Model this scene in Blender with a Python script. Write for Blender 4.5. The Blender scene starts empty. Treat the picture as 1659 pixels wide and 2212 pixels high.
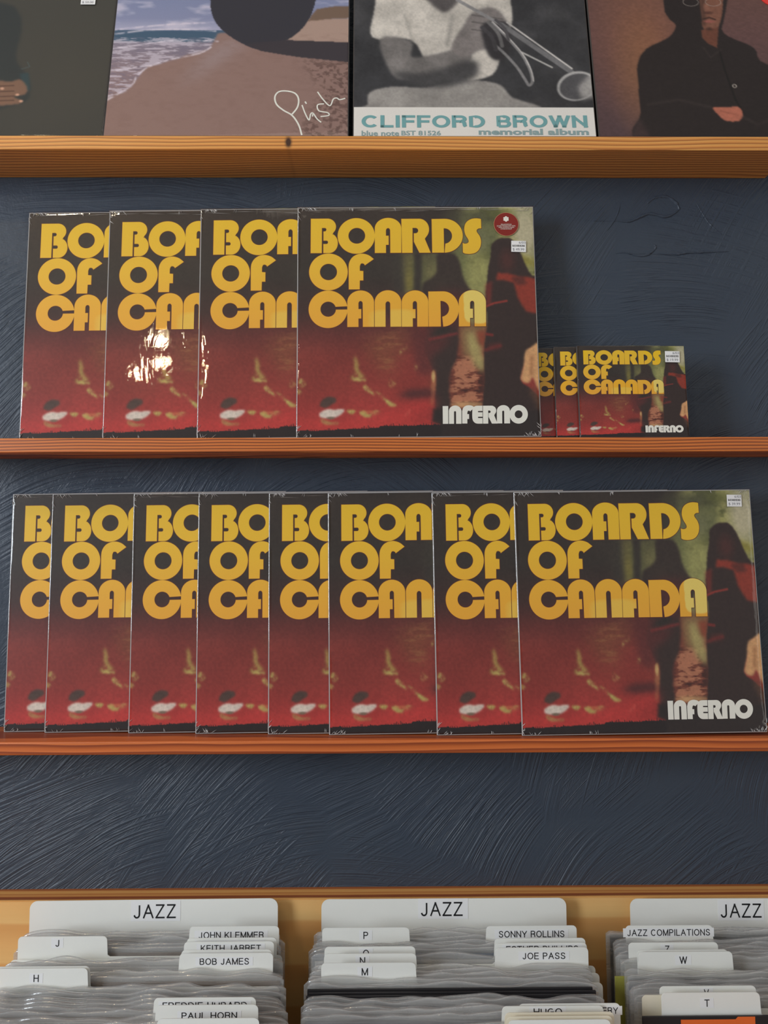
import bpy, bmesh, math, random
import numpy as np
from mathutils import Matrix, Vector
from mathutils.geometry import tessellate_polygon

# ------------------------------------------------------------------ camera
F_PX = 1661.0; W_PX = 1659; H_PX = 2212
CAM = Vector((0.0, -1.052, 1.5))
R_CAM = (Matrix.Rotation(-0.0088, 3, 'Z') @ Matrix.Rotation(math.pi/2 + math.atan(44/F_PX), 3, 'X')
         @ Matrix.Rotation(-0.0029, 3, 'Z'))
C = bpy.context.scene.collection
sc = bpy.context.scene
cd = bpy.data.cameras.new('camera'); cam = bpy.data.objects.new('camera', cd); C.objects.link(cam)
cd.sensor_fit = 'HORIZONTAL'; cd.sensor_width = 36.0; cd.lens = 36.0*F_PX/W_PX
cd.clip_start = 0.02; cd.clip_end = 60
cam.matrix_world = Matrix.Translation(CAM) @ R_CAM.to_4x4()
sc.camera = cam

# ------------------------------------------------------------------ world, lamps, exposure
sc.view_settings.view_transform = 'Standard'; sc.view_settings.look = 'None'
sc.view_settings.gamma = 1.0; sc.view_settings.use_curve_mapping = False
sc.view_settings.exposure = 0.07
wd = bpy.data.worlds.new('room_light'); sc.world = wd; wd.use_nodes = True
wd.node_tree.nodes['Background'].inputs[0].default_value = (0.93, 0.95, 1.0, 1)
wd.node_tree.nodes['Background'].inputs[1].default_value = 0.26

def area(name, loc, target, sx, sy, power, col):
    l = bpy.data.lights.new(name, 'AREA'); l.shape = 'RECTANGLE'; l.size = sx; l.size_y = sy
    l.energy = power; l.color = col
    o = bpy.data.objects.new(name, l); C.objects.link(o); o.location = loc
    o.rotation_euler = (Vector(target)-Vector(loc)).to_track_quat('-Z', 'Y').to_euler()
    return o
area('shop_window_light', (-3.1, -2.3, 2.15), (0.1, 0, 1.4), 1.0, 1.5, 86, (0.84, 0.92, 1.0))
area('ceiling_panel_light', (0.5, -1.45, 3.5), (0.1, -0.1, 1.2), 2.2, 0.7, 4, (1.0, 0.87, 0.70))
area('right_fill_light', (2.9, -2.7, 1.5), (0.1, 0, 1.4), 1.4, 1.8, 8, (1.0, 0.95, 0.86))  # soft fill added at right front to brighten the record covers

def bulb(loc, power, r=0.022):
    l = bpy.data.lights.new('track_and_glint_bulb', 'POINT'); l.energy = power; l.color = (1.0, 0.76, 0.45); l.shadow_soft_size = r
    o = bpy.data.objects.new('track_and_glint_bulb', l); C.objects.link(o); o.location = loc
    return o
for p in ((-1.00, -2.40, 2.89), (-1.00, -2.46, 2.79), (-1.11, -2.50, 2.74)):
    bulb(p, 3.2)
bulb((-1.00, -1.25, 2.90), 11.0, 0.05)  # extra bulb, added for warm glints on the left stack's sleeves

# ------------------------------------------------------------------ pixel -> place on the plane y = Y
def at(px, py, Y):
    d = R_CAM @ Vector(((px-W_PX/2)/F_PX, -(py-H_PX/2)/F_PX, -1.0))
    return CAM + d*((Y-CAM.y)/d.y)
def depth_for(px, py, z):
    """y of the point of that height seen at this pixel"""
    d = R_CAM @ Vector(((px-W_PX/2)/F_PX, -(py-H_PX/2)/F_PX, -1.0))
    return CAM.y + d.y*(z-CAM.z)/d.z

def project(p):
    v = R_CAM.transposed() @ (Vector(p)-CAM)
    return W_PX/2+F_PX*v.x/-v.z, H_PX/2-F_PX*v.y/-v.z

# ------------------------------------------------------------------ small helpers
def lin(c):
    c = np.asarray(c, float)/255.0
    return np.where(c <= 0.04045, c/12.92, ((c+0.055)/1.055)**2.4)
K = 0.62                                     # light that reaches a surface facing the camera
def alb(c): return np.clip(lin(c)/K, 0.002, 0.9)
def alb4(c): return tuple(float(v) for v in alb(c)) + (1.0,)

def mk_mesh(name, verts, faces):
    m = bpy.data.meshes.new(name); m.from_pydata([tuple(map(float, v)) for v in verts], [], faces); m.update()
    return m
def link(name, mesh, mat=None, parent=None, loc=None):
    o = bpy.data.objects.new(name, mesh); C.objects.link(o)
    if mat and mesh and not mesh.materials: mesh.materials.append(mat)
    if parent: o.parent = parent
    if loc is not None: o.location = loc
    return o
def tag(o, label, cat, group=None, kind=None):
    o['label'] = label; o['category'] = cat
    if group: o['group'] = group
    if kind: o['kind'] = kind
    return o
def empty(name, loc=(0, 0, 0)):
    o = bpy.data.objects.new(name, None); C.objects.link(o); o.location = loc; o.empty_display_size = 0.05
    return o
def box_mesh(name, x0, x1, y0, y1, z0, z1, bev=0.0, seg=1):
    bm = bmesh.new()
    vs = [bm.verts.new(p) for p in ((x0,y0,z0),(x1,y0,z0),(x1,y1,z0),(x0,y1,z0),(x0,y0,z1),(x1,y0,z1),(x1,y1,z1),(x0,y1,z1))]
    for f in ((0,3,2,1),(4,5,6,7),(0,1,5,4),(1,2,6,5),(2,3,7,6),(3,0,4,7)): bm.faces.new([vs[i] for i in f])
    if bev: bmesh.ops.bevel(bm, geom=list(bm.edges), offset=bev, segments=seg, affect='EDGES', profile=0.5)
    m = bpy.data.meshes.new(name); bm.to_mesh(m); bm.free()
    return m
def children(o): return [c for c in bpy.data.objects if c.parent == o]
def copy_tree(o, parent=None):
    c = o.copy(); C.objects.link(c); c.parent = parent
    for ch in list(o.children): copy_tree(ch, c)
    return c

# ------------------------------------------------------------------ materials
class NT:
    def __init__(s, name):
        s.m = bpy.data.materials.new(name); s.m.use_nodes = True; s.t = s.m.node_tree
        s.t.nodes.clear(); s.out = s.t.nodes.new('ShaderNodeOutputMaterial')
    def n(s, kind, **kw):
        x = s.t.nodes.new('ShaderNode'+kind)
        for k, v in kw.items():
            if k.startswith('i_'):
                key = k[2:]; key = int(key) if key.isdigit() else key.replace('_', ' ')
                if hasattr(v, 'is_output'): s.t.links.new(v, x.inputs[key])
                else: x.inputs[key].default_value = v
            else: setattr(x, k, v)
        return x
    def math(s, op, a, b=0.0, c=0.0):
        return s.n('Math', operation=op, i_0=a, i_1=b, i_2=c).outputs[0]
    def ramp(s, fac, stops):
        r = s.n('ValToRGB', i_0=fac); e = r.color_ramp.elements
        while len(e) < len(stops): e.new(0.5)
        for el, (p, c) in zip(e, stops): el.position = p; el.color = c if len(c) == 4 else tuple(c)+(1,)
        return r.outputs[0]
    def mix(s, f, a, b, mode='MIX'):
        x = s.n('Mix', data_type='RGBA', blend_type=mode)
        for i, v in ((0, f), (6, a), (7, b)):
            if hasattr(v, 'is_output'): s.t.links.new(v, x.inputs[i])
            else: x.inputs[i].default_value = v
        return x.outputs[2]
    def bsdf(s, **kw):
        b = s.n('BsdfPrincipled', **kw); s.t.links.new(b.outputs[0], s.out.inputs[0]); return b
    def noise(s, vec, scale, detail=4, rough=0.55, dist=0.0):
        return s.n('TexNoise', i_Vector=vec, i_Scale=scale, i_Detail=detail, i_Roughness=rough, i_Distortion=dist).outputs[0]
    def mapping(s, vec, sc3, loc=(0, 0, 0)):
        return s.n('Mapping', i_Vector=vec, i_Scale=sc3, i_Location=loc).outputs[0]

def plain(name, col, rough=0.5, bump=0.0, bscale=300.0, var=0.06, spec=0.4, direct=False):
    t = NT(name); co = t.n('TexCoord').outputs['Object']
    c = tuple(col)+(1,) if direct else alb4(col)
    nz = t.noise(co, 35, 3)
    b = t.bsdf(i_Roughness=rough)
    b.inputs['Specular IOR Level'].default_value = spec
    c2 = tuple(v*(1-var*2) for v in c[:3])+(1,)
    t.t.links.new(t.mix(nz, c, c2), b.inputs['Base Color'])
    if bump:
        bp = t.n('Bump', i_Strength=bump, i_Distance=0.0006, i_Height=t.noise(co, bscale, 3))
        t.t.links.new(bp.outputs[0], b.inputs['Normal'])
    return t.m

def wood(name, light, mid, dark, pith=(0.0, -0.3, 0.0), freq=150.0, rough=0.42, knot=None, coat=0.15):
    """solid softwood: growth rings about a pith that runs along the board"""
    t = NT(name); co = t.n('TexCoord').outputs['Object']
    low = t.noise(t.mapping(co, (1.6, 6, 6)), 1.0, 3, 0.5)
    fine = t.noise(t.mapping(co, (7, 160, 160)), 1.0, 4, 0.6)
    sp = t.n('SeparateXYZ', i_0=co)
    y = t.math('SUBTRACT', sp.outputs[1], pith[1]); z = t.math('SUBTRACT', sp.outputs[2], pith[2])
    r = t.math('SQRT', t.math('ADD', t.math('MULTIPLY', y, y), t.math('MULTIPLY', z, z)))
    r = t.math('ADD', r, t.math('MULTIPLY', low, 0.024))
    r = t.math('ADD', r, t.math('MULTIPLY', fine, 0.0008))
    ph = t.math('FRACT', t.math('MULTIPLY', r, freq))
    col = t.ramp(ph, [(0.0, alb4(light)), (0.45, alb4(mid)), (0.80, alb4(dark)), (0.93, alb4(dark)), (1.0, alb4(light))])
    broad = t.noise(t.mapping(co, (2.2, 20, 20), (3, 1, 2)), 1.0, 3)
    col = t.mix(t.math('MULTIPLY', broad, 0.30), col, alb4(mid))
    col = t.mix(t.math('MULTIPLY', fine, 0.35), col, alb4(dark))
    if knot:
        kx, kz, kr = knot
        dx = t.math('DIVIDE', t.math('SUBTRACT', sp.outputs[0], kx), 0.6)
        dz = t.math('SUBTRACT', sp.outputs[2], kz)
        d = t.math('SQRT', t.math('ADD', t.math('MULTIPLY', dx, dx), t.math('MULTIPLY', dz, dz)))
        d = t.math('ADD', d, t.math('MULTIPLY', fine, 0.003))
        km = t.math('SUBTRACT', 1.0, t.math('SMOOTH_MIN', t.math('DIVIDE', d, kr), 1.0, 0.3))
        col = t.mix(t.math('MINIMUM', t.math('MULTIPLY', km, 2.2), 1.0), col, alb4((50, 25, 12)))
    b = t.bsdf(i_Roughness=rough); t.t.links.new(col, b.inputs['Base Color'])
    b.inputs['Coat Weight'].default_value = coat; b.inputs['Coat Roughness'].default_value = 0.3
    bp = t.n('Bump', i_Strength=0.25, i_Distance=0.0004, i_Height=t.math('ADD', ph, fine))
    t.t.links.new(bp.outputs[0], b.inputs['Normal'])
    return t.m

def plaster():
    t = NT('trowelled_blue_plaster'); co = t.n('TexCoord').outputs['Object']
    sp = t.n('SeparateXYZ', i_0=co)
    warp = t.n('TexNoise', i_Vector=co, i_Scale=2.2, i_Detail=1.0).outputs[1]
    wv = t.n('VectorMath', operation='MULTIPLY_ADD', i_0=warp, i_1=(0.16, 0.0, 0.16), i_2=co).outputs[0]
    flat = t.n('CombineXYZ', i_0=t.n('SeparateXYZ', i_0=wv).outputs[0], i_1=t.n('SeparateXYZ', i_0=wv).outputs[2]).outputs[0]
    hts = []
    for k, (scl, ox) in enumerate(((3.1, 0.0), (4.3, 5.3))):
        mp = t.mapping(flat, (1, 1, 1), (ox, ox*0.7, 0))
        vo = t.n('TexVoronoi', voronoi_dimensions='2D', i_Vector=mp, i_Scale=scl, i_Randomness=1.0)
        rnd = t.n('SeparateXYZ', i_0=vo.outputs['Color'])
        # every sweep is an arc about a centre of its own, well below or to the side of its patch
        cx = t.math('MULTIPLY_ADD', rnd.outputs[0], 0.75, -0.12 if k else 0.0)
        cy = t.math('MULTIPLY_ADD', rnd.outputs[1], -0.40, -0.16)
        cen = t.n('CombineXYZ', i_0=cx, i_1=cy).outputs[0]
        pos = t.n('VectorMath', operation='ADD', i_0=vo.outputs['Position'], i_1=cen).outputs[0]
        dist = t.n('VectorMath', operation='DISTANCE', i_0=mp, i_1=pos).outputs['Value']
        key = t.n('CombineXYZ', i_0=t.math('MULTIPLY', dist, 1.0), i_1=t.math('MULTIPLY', rnd.outputs[2], 9.0),
                  i_2=t.math('MULTIPLY', t.noise(flat, 6, 1), 0.02)).outputs[0]
        st = t.n('TexNoise', i_Vector=key, i_Scale=150.0 if k == 0 else 190.0, i_Detail=2.5, i_Roughness=0.6).outputs[0]
        ridge = t.math('POWER', t.math('ABSOLUTE', t.math('MULTIPLY_ADD', st, 2.0, -1.0)), 0.7)
        edge = t.n('TexVoronoi', voronoi_dimensions='2D', feature='DISTANCE_TO_EDGE', i_Vector=mp, i_Scale=scl).outputs[0]
        em = t.math('MINIMUM', t.math('MULTIPLY', edge, 9.0), 1.0)
        pres = t.n('MapRange', i_0=t.noise(mp, 3.2 + k, 2), i_1=0.32, i_2=0.52).outputs[0]
        hts.append(t.math('MULTIPLY', t.math('MULTIPLY', ridge, em), pres))
    h = t.math('MAXIMUM', hts[0], hts[1])
    lumps = t.noise(co, 26, 4, 0.6); grain = t.noise(co, 330, 2)
    h = t.math('ADD', t.math('MULTIPLY', h, 1.0), t.math('MULTIPLY', lumps, 0.75))
    h = t.math('ADD', h, t.math('MULTIPLY', grain, 0.13))
    col = t.ramp(t.noise(co, 1.8, 3), [(0.3, alb4((45, 53, 65))), (0.7, alb4((54, 61, 70)))])
    b = t.bsdf(i_Roughness=0.42); b.inputs['Specular IOR Level'].default_value = 0.35
    t.t.links.new(col, b.inputs['Base Color'])
    bp = t.n('Bump', i_Strength=0.85, i_Distance=0.0022, i_Height=h)
    t.t.links.new(bp.outputs[0], b.inputs['Normal'])
    return t.m

def film(name='shrink_wrap_film', haze=0.0, rough=0.035, bump=0.2, refl=1.0, tint=(1, 1, 1, 1), scale=30, stretch=(1, 1, 0.45)):
    t = NT(name); co = t.n('TexCoord').outputs['Object']
    n1 = t.noise(t.mapping(co, stretch), scale, 3, 0.6, 0.8); n2 = t.noise(co, 190, 3, 0.7)
    bp = t.n('Bump', i_Strength=bump, i_Distance=0.0012 if not haze else 0.004, i_Height=t.math('MULTIPLY_ADD', n2, 0.10, n1))
    gl = t.n('BsdfGlossy', i_Roughness=rough, i_Color=(1, 1, 1, 1)); t.t.links.new(bp.outputs[0], gl.inputs['Normal'])
    tr = t.n('BsdfTransparent', i_Color=tint)
    ge = t.n('NewGeometry')                      # the same reflectance from both sides of the thin sheet
    cs = t.math('ABSOLUTE', t.n('VectorMath', operation='DOT_PRODUCT', i_0=ge.outputs['Normal'], i_1=ge.outputs['Incoming']).outputs['Value'])
    fr = t.math('MULTIPLY_ADD', t.math('POWER', t.math('SUBTRACT', 1.0, cs), 5.0), 0.94, 0.045)
    a = t.n('MixShader', i_0=t.math('MINIMUM', t.math('MULTIPLY', fr, refl), 1.0)); t.t.links.new(tr.outputs[0], a.inputs[1]); t.t.links.new(gl.outputs[0], a.inputs[2])
    last = a
    if haze:
        df = t.n('BsdfDiffuse', i_Color=(0.86, 0.86, 0.84, 1)); t.t.links.new(bp.outputs[0], df.inputs['Normal'])
        tl = t.n('BsdfTranslucent', i_Color=(0.86, 0.86, 0.84, 1))
        dd = t.n('MixShader', i_0=0.4); t.t.links.new(df.outputs[0], dd.inputs[1]); t.t.links.new(tl.outputs[0], dd.inputs[2])
        hz = t.n('MapRange', i_0=t.noise(t.mapping(co, (0.5, 1, 3)), 14, 4, 0.6), i_1=0.25, i_2=0.75, i_3=haze*0.6, i_4=haze*1.5).outputs[0]
        last = t.n('MixShader', i_0=hz); t.t.links.new(a.outputs[0], last.inputs[1]); t.t.links.new(dd.outputs[0], last.inputs[2])
    t.t.links.new(last.outputs[0], t.out.inputs[0])
    return t.m

def printed(name, rough=0.45):
    t = NT(name); at_ = t.n('VertexColor', layer_name='print')
    co = t.n('TexCoord').outputs['Object']
    g = t.noise(co, 900, 2)
    b = t.bsdf(i_Roughness=rough); b.inputs['Specular IOR Level'].default_value = 0.35
    t.t.links.new(t.mix(t.math('MULTIPLY', g, 0.12), at_.outputs[0], (0.01, 0.008, 0.008, 1)), b.inputs['Base Color'])
    return t.m

def letter_mat():
    """yellow to orange down the cover, a little print grain, pale patches where the photo shows through"""
    t = NT('yellow_orange_ink'); co = t.n('TexCoord').outputs['Object']
    sp = t.n('SeparateXYZ', i_0=co); x, z = sp.outputs[0], sp.outputs[2]
    col = t.ramp(t.math('DIVIDE', z, 0.315), [(0.45, alb4((198, 140, 34))), (0.62, alb4((200, 148, 30))), (0.72, alb4((199, 155, 28))), (0.93, alb4((196, 160, 18)))])
    def patch(cx, cz, rx, rz, soft=0.2):
        dx = t.math('DIVIDE', t.math('SUBTRACT', x, cx), rx); dz = t.math('DIVIDE', t.math('SUBTRACT', z, cz), rz)
        p = t.math('ADD', t.math('POWER', t.math('ABSOLUTE', dx), 4.0), t.math('POWER', t.math('ABSOLUTE', dz), 4.0))
        p = t.math('ADD', p, t.math('MULTIPLY_ADD', t.noise(co, 40, 3), 1.0, -0.5))
        return t.n('MapRange', i_0=p, i_1=1.0+soft, i_2=1.0-soft).outputs[0]
    X = lambda u: (u-0.5)*0.315
    Z = lambda v: (1-v)*0.315
    col = t.mix(t.math('MULTIPLY', patch(X(0.745), Z(0.44), 0.016, 0.024), 0.75), col, alb4((200, 185, 100)))
    col = t.mix(t.math('MULTIPLY', patch(X(0.40), Z(0.50), 0.030, 0.014, 0.6), 0.55), col, alb4((196, 172, 72)))
    g = t.noise(co, 700, 2)
    col = t.mix(t.math('MULTIPLY', g, 0.18), col, alb4((170, 125, 30)))
    b = t.bsdf(i_Roughness=0.5); t.t.links.new(col, b.inputs['Base Color'])
    return t.m

M = {}
M['plaster'] = plaster()
M['pine'] = wood('oiled_pine', (196, 132, 66), (184, 116, 54), (148, 82, 32), (0, -0.22, 0.05), 210, knot=None)
M['pine_knot'] = wood('oiled_pine_knotty', (204, 148, 80), (190, 128, 62), (138, 82, 36), (0, 0.16, 0.16), 260, knot=(-0.1125, -0.0085, 0.0110))
M['red_pine'] = wood('red_stained_pine', (198, 118, 54), (178, 94, 38), (84, 36, 12), (0, 0.06, 0.22), 250)
M['amber_pine'] = wood('amber_stained_pine', (190, 104, 50), (170, 86, 36), (112, 46, 18), (0, 0.06, -0.25), 120)
M['maple'] = wood('maple_veneer', (206, 164, 108), (200, 156, 100), (184, 136, 82), (0, 0.30, 0.5), 22, coat=0.1)
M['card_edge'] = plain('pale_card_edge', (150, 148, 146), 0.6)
M['dark_edge'] = plain('dark_card_edge', (60, 55, 52), 0.5)
M['white_card'] = plain('white_plastic_card', (205, 204, 192), 0.42, 0.15, 500, 0.02)
M['cream_card'] = plain('cream_plastic_card', (200, 190, 172), 0.45, 0.15, 500, 0.02)
M['label_paper'] = plain('white_label_paper', (214, 215, 218), 0.6, var=0.01)
M['black_ink'] = plain('black_ink', (22, 22, 24), 0.5)
M['grey_ink'] = plain('grey_thermal_ink', (110, 110, 116), 0.6)
M['teal_ink'] = plain('teal_ink', (96, 140, 142), 0.5)
M['taupe_ink'] = plain('teal_grey_ink', (118, 138, 138), 0.5)
M['white_ink'] = plain('white_ink', (205, 195, 186), 0.5, var=0.02)
M['outline_ink'] = plain('dark_red_outline_ink', (92, 34, 14), 0.5)
M['letter'] = letter_mat()
M['sticker_red'] = plain('dark_red_sticker', (112, 28, 22), 0.35, var=0.05)
M['sticker_rim'] = plain('gold_sticker_rim', (180, 128, 96), 0.4)
M['bright_red'] = plain('bright_red_sticker', (196, 44, 38), 0.35)
M['print'] = printed('printed_cover')
M['film'] = film()
M['bag'] = film('poly_outer_sleeve', 0.24, 0.16, 0.9, 3.6, (0.99, 0.99, 0.99, 1), 16, (0.35, 1, 3.4))
M['orange_print'] = plain('orange_cover_ink', (206, 92, 40), 0.5)
M['floor'] = plain('worn_timber_floor', (150, 136, 116), 0.5)

# ------------------------------------------------------------------ flat shapes (x, z), facing -y
def flat_mesh(name, loops_list, y=0.0):
    """loops_list: list of [outer, hole, ...]; every loop a list of (x, z)"""
    V, Fc = [], []
    for k, loops in enumerate(loops_list):
        base = len(V); allp = [p for lp in loops for p in lp]
        tris = tessellate_polygon([[Vector((p[0], p[1], 0)) for p in lp] for lp in loops])
        V += [(p[0], y - 0.000004*k, p[1]) for p in allp]
        for a, b, c in tris:
            pa, pb, pc = allp[a], allp[b], allp[c]
            s = (pb[0]-pa[0])*(pc[1]-pa[1]) - (pb[1]-pa[1])*(pc[0]-pa[0])
            if abs(s) < 1e-14: continue
            Fc.append((base+a, base+b, base+c) if s > 0 else (base+a, base+c, base+b))
    return mk_mesh(name, V, Fc)
def slab_mesh(name, outline, y0, y1):
    """a flat shape with real thickness"""
    n = len(outline); V = [(x, y0, z) for x, z in outline] + [(x, y1, z) for x, z in outline]
    tris = tessellate_polygon([[Vector((x, z, 0)) for x, z in outline]]); Fc = []
    area2 = sum(outline[i][0]*outline[(i+1) % n][1]-outline[(i+1) % n][0]*outline[i][1] for i in range(n))
    for a, b, c in tris:
        pa, pb, pc = outline[a], outline[b], outline[c]
        s = (pb[0]-pa[0])*(pc[1]-pa[1]) - (pb[1]-pa[1])*(pc[0]-pa[0])
        f = (a, b, c) if s > 0 else (a, c, b)
        Fc.append(f); Fc.append((f[0]+n, f[2]+n, f[1]+n))
    for i in range(n):
        j = (i+1) % n
        Fc.append((i, i+n, j+n, j) if area2 > 0 else (j, j+n, i+n, i))
    return mk_mesh(name, V, Fc)
def arc(cx, cy, rx, ry, a0, a1, n=24):
    return [(cx+rx*math.cos(math.radians(a0+(a1-a0)*i/n)), cy+ry*math.sin(math.radians(a0+(a1-a0)*i/n))) for i in range(n+1)]
def smooth(pts, n=6, closed=False):
    """Catmull-Rom through the points"""
    out = []; m = len(pts)
    rng = range(m) if closed else range(m-1)
    for i in rng:
        p0 = pts[(i-1) % m] if closed or i > 0 else pts[0]; p1 = pts[i]; p2 = pts[(i+1) % m]
        p3 = pts[(i+2) % m] if closed or i+2 < m else pts[-1]
        for k in range(n):
            t = k/n
            out.append(tuple(0.5*((2*p1[j])+(-p0[j]+p2[j])*t+(2*p0[j]-5*p1[j]+4*p2[j]-p3[j])*t*t+(-p0[j]+3*p1[j]-3*p2[j]+p3[j])*t**3) for j in (0, 1)))
    if not closed: out.append(pts[-1])
    return out
def grow(loop, d):
    """push a loop outwards (positive area side) by d"""
    n = len(loop); A = sum(loop[i][0]*loop[(i+1) % n][1]-loop[(i+1) % n][0]*loop[i][1] for i in range(n))
    s = 1 if A > 0 else -1; out = []
    for i in range(n):
        a = loop[i-1]; b = loop[i]; c = loop[(i+1) % n]
        n1 = Vector((b[1]-a[1], a[0]-b[0])); n2 = Vector((c[1]-b[1], b[0]-c[0]))
        if n1.length < 1e-9 or n2.length < 1e-9: out.append(b); continue
        n1.normalize(); n2.normalize(); q = n1+n2
        if q.length < 0.3: out.append(b); continue
        q.normalize(); k = d*s/max(0.5, q.dot(n1)); out.append((b[0]+q.x*k, b[1]+q.y*k))
    return out

def _glyphs():
    a = lambda cx, cy, rx, ry, a0, a1, n=10: arc(cx, cy, rx, ry, a0, a1, n)
    G = {'J': (0.52, [[(0.44, 1), (0.44, 0.27)]+a(0.22, 0.25, 0.22, 0.25, 0, -170)]),
     'A': (0.78, [[(0.0, 0), (0.39, 1)], [(0.39, 1), (0.78, 0)], [(0.14, 0.36), (0.64, 0.36)]]), 'Z': (0.66, [[(0.02, 1), (0.63, 1)], [(0.63, 1), (0.0, 0)], [(0.0, 0), (0.66, 0)]]),
     'O': (0.84, [a(0.42, 0.5, 0.42, 0.5, 0, 360, 28)]), 'H': (0.70, [[(0, 0), (0, 1)], [(0.7, 0), (0.7, 1)], [(0, 0.52), (0.7, 0.52)]]),
     'N': (0.70, [[(0, 0), (0, 1)], [(0.7, 0), (0.7, 1)], [(0, 1), (0.7, 0)]]), 'K': (0.68, [[(0, 0), (0, 1)], [(0.62, 1), (0, 0.36)], [(0.22, 0.58), (0.68, 0)]]),
     'L': (0.54, [[(0, 1), (0, 0)], [(0, 0), (0.54, 0)]]), 'E': (0.62, [[(0, 0), (0, 1)], [(0, 0), (0.62, 0)], [(0, 1), (0.6, 1)], [(0, 0.52), (0.56, 0.52)]]),
     'F': (0.56, [[(0, 0), (0, 1)], [(0, 1), (0.56, 1)], [(0, 0.5), (0.5, 0.5)]]), 'I': (0.06, [[(0.03, 0), (0.03, 1)]]), 'T': (0.68, [[(0, 1), (0.68, 1)], [(0.34, 1), (0.34, 0)]]),
     'M': (0.82, [[(0, 0), (0, 1)], [(0.82, 0), (0.82, 1)], [(0, 1), (0.41, 0)], [(0.41, 0), (0.82, 1)]]), 'V': (0.74, [[(0, 1), (0.37, 0)], [(0.37, 0), (0.74, 1)]]),
     'W': (1.04, [[(0, 1), (0.26, 0)], [(0.26, 0), (0.52, 1)], [(0.52, 1), (0.78, 0)], [(0.78, 0), (1.04, 1)]]), 'Y': (0.74, [[(0, 1), (0.37, 0.44)], [(0.74, 1), (0.37, 0.44)], [(0.37, 0.44), (0.37, 0)]]),
     'P': (0.62, [[(0, 0), (0, 1)], [(0, 1), (0.34, 1)]+a(0.36, 0.74, 0.26, 0.26, 90, -90)+[(0, 0.48)]]),
     'R': (0.68, [[(0, 0), (0, 1)], [(0, 1), (0.38, 1)]+a(0.40, 0.76, 0.25, 0.24, 90, -90)+[(0, 0.52)], [(0.40, 0.52)]+smooth([(0.40, 0.52), (0.60, 0.40), (0.64, 0.10), (0.70, 0)], 3)]),
     'B': (0.64, [[(0, 0), (0, 1), (0.34, 1)]+a(0.34, 0.76, 0.25, 0.24, 90, -90)+[(0, 0.52)], [(0, 0.52), (0.36, 0.52)]+a(0.37, 0.26, 0.27, 0.26, 90, -90)+[(0, 0)]]),
     'D': (0.72, [[(0, 0), (0, 1), (0.28, 1)]+a(0.28, 0.5, 0.44, 0.5, 90, -90, 16)+[(0, 0)]]), 'C': (0.78, [a(0.40, 0.5, 0.40, 0.5, 42, 318, 24)]),
     'G': (0.80, [a(0.40, 0.5, 0.40, 0.5, 48, 345, 26)+[(0.78, 0.46)], [(0.46, 0.46), (0.78, 0.46)], [(0.78, 0.46), (0.78, 0)]]),
     'Q': (0.84, [a(0.42, 0.5, 0.42, 0.5, 0, 360, 28), [(0.48, 0.24), (0.82, -0.02)]]), 'U': (0.70, [[(0, 1), (0, 0.33)]+a(0.35, 0.33, 0.35, 0.33, 180, 360, 16)+[(0.7, 1)]]),
     'S': (0.66, [smooth([(0.62, 0.74), (0.54, 0.93), (0.33, 1.0), (0.10, 0.92), (0.05, 0.74), (0.16, 0.58), (0.48, 0.46), (0.63, 0.28), (0.55, 0.07), (0.32, 0.0), (0.08, 0.08), (0.01, 0.28)], 4)]),
     ' ': (0.20, [])}
    return G
def sans_mesh(name, body, x0, x1, z0, z1, y=0.0, wt=0.11, gap=0.17):
    """plain grotesque capitals drawn as strokes of even weight, fitted to the rectangle"""
    G = _glyphs(); hw = wt/2; V = []; Fc = []; cx = 0
    for ch in body:
        w, st = G[ch]
        for pl in st:
            sm = len(pl) > 2; n = len(pl)
            if not sm:
                (ax, az), (bx, bz) = pl; d = Vector((bx-ax, bz-az)).normalized(); e = hw*0.98
                pts = [(ax-d.x*e, az-d.y*e), (bx+d.x*e, bz+d.y*e)]
            else: pts = pl
            b = len(V)
            for i, (px, pz) in enumerate(pts):
                p0 = pts[max(0, i-1)]; p1 = pts[min(len(pts)-1, i+1)]
                if sm and pl[0] == pl[-1] or (sm and abs(pl[0][0]-pl[-1][0])+abs(pl[0][1]-pl[-1][1]) < 1e-6):
                    p0 = pts[i-1] if i else pts[-2]; p1 = pts[i+1] if i < len(pts)-1 else pts[1]
                d = Vector((p1[0]-p0[0], p1[1]-p0[1])); d = d.normalized() if d.length > 1e-9 else Vector((1, 0))
                k = hw
                if sm and 0 < i < len(pts)-1:
                    d0 = Vector((px-p0[0], pz-p0[1])).normalized(); k = hw/max(0.6, abs(d0.dot(d)))
                for sg in (1, -1): V.append((cx+hw+px-sg*d.y*k, min(1+hw, max(-hw, pz+sg*d.x*k))))
            for i in range(len(pts)-1): Fc.append((b+2*i, b+2*i+1, b+2*i+3, b+2*i+2))
        cx += w+wt+gap
    ax = min(v[0] for v in V); bx = max(v[0] for v in V)
    out = [(x0+(v[0]-ax)/(bx-ax)*(x1-x0), y-0.0000002*(i//8), z0+(v[1]+hw)/(1+wt)*(z1-z0)) for i, v in enumerate(V)]
    return mk_mesh(name, out, Fc)

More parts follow.
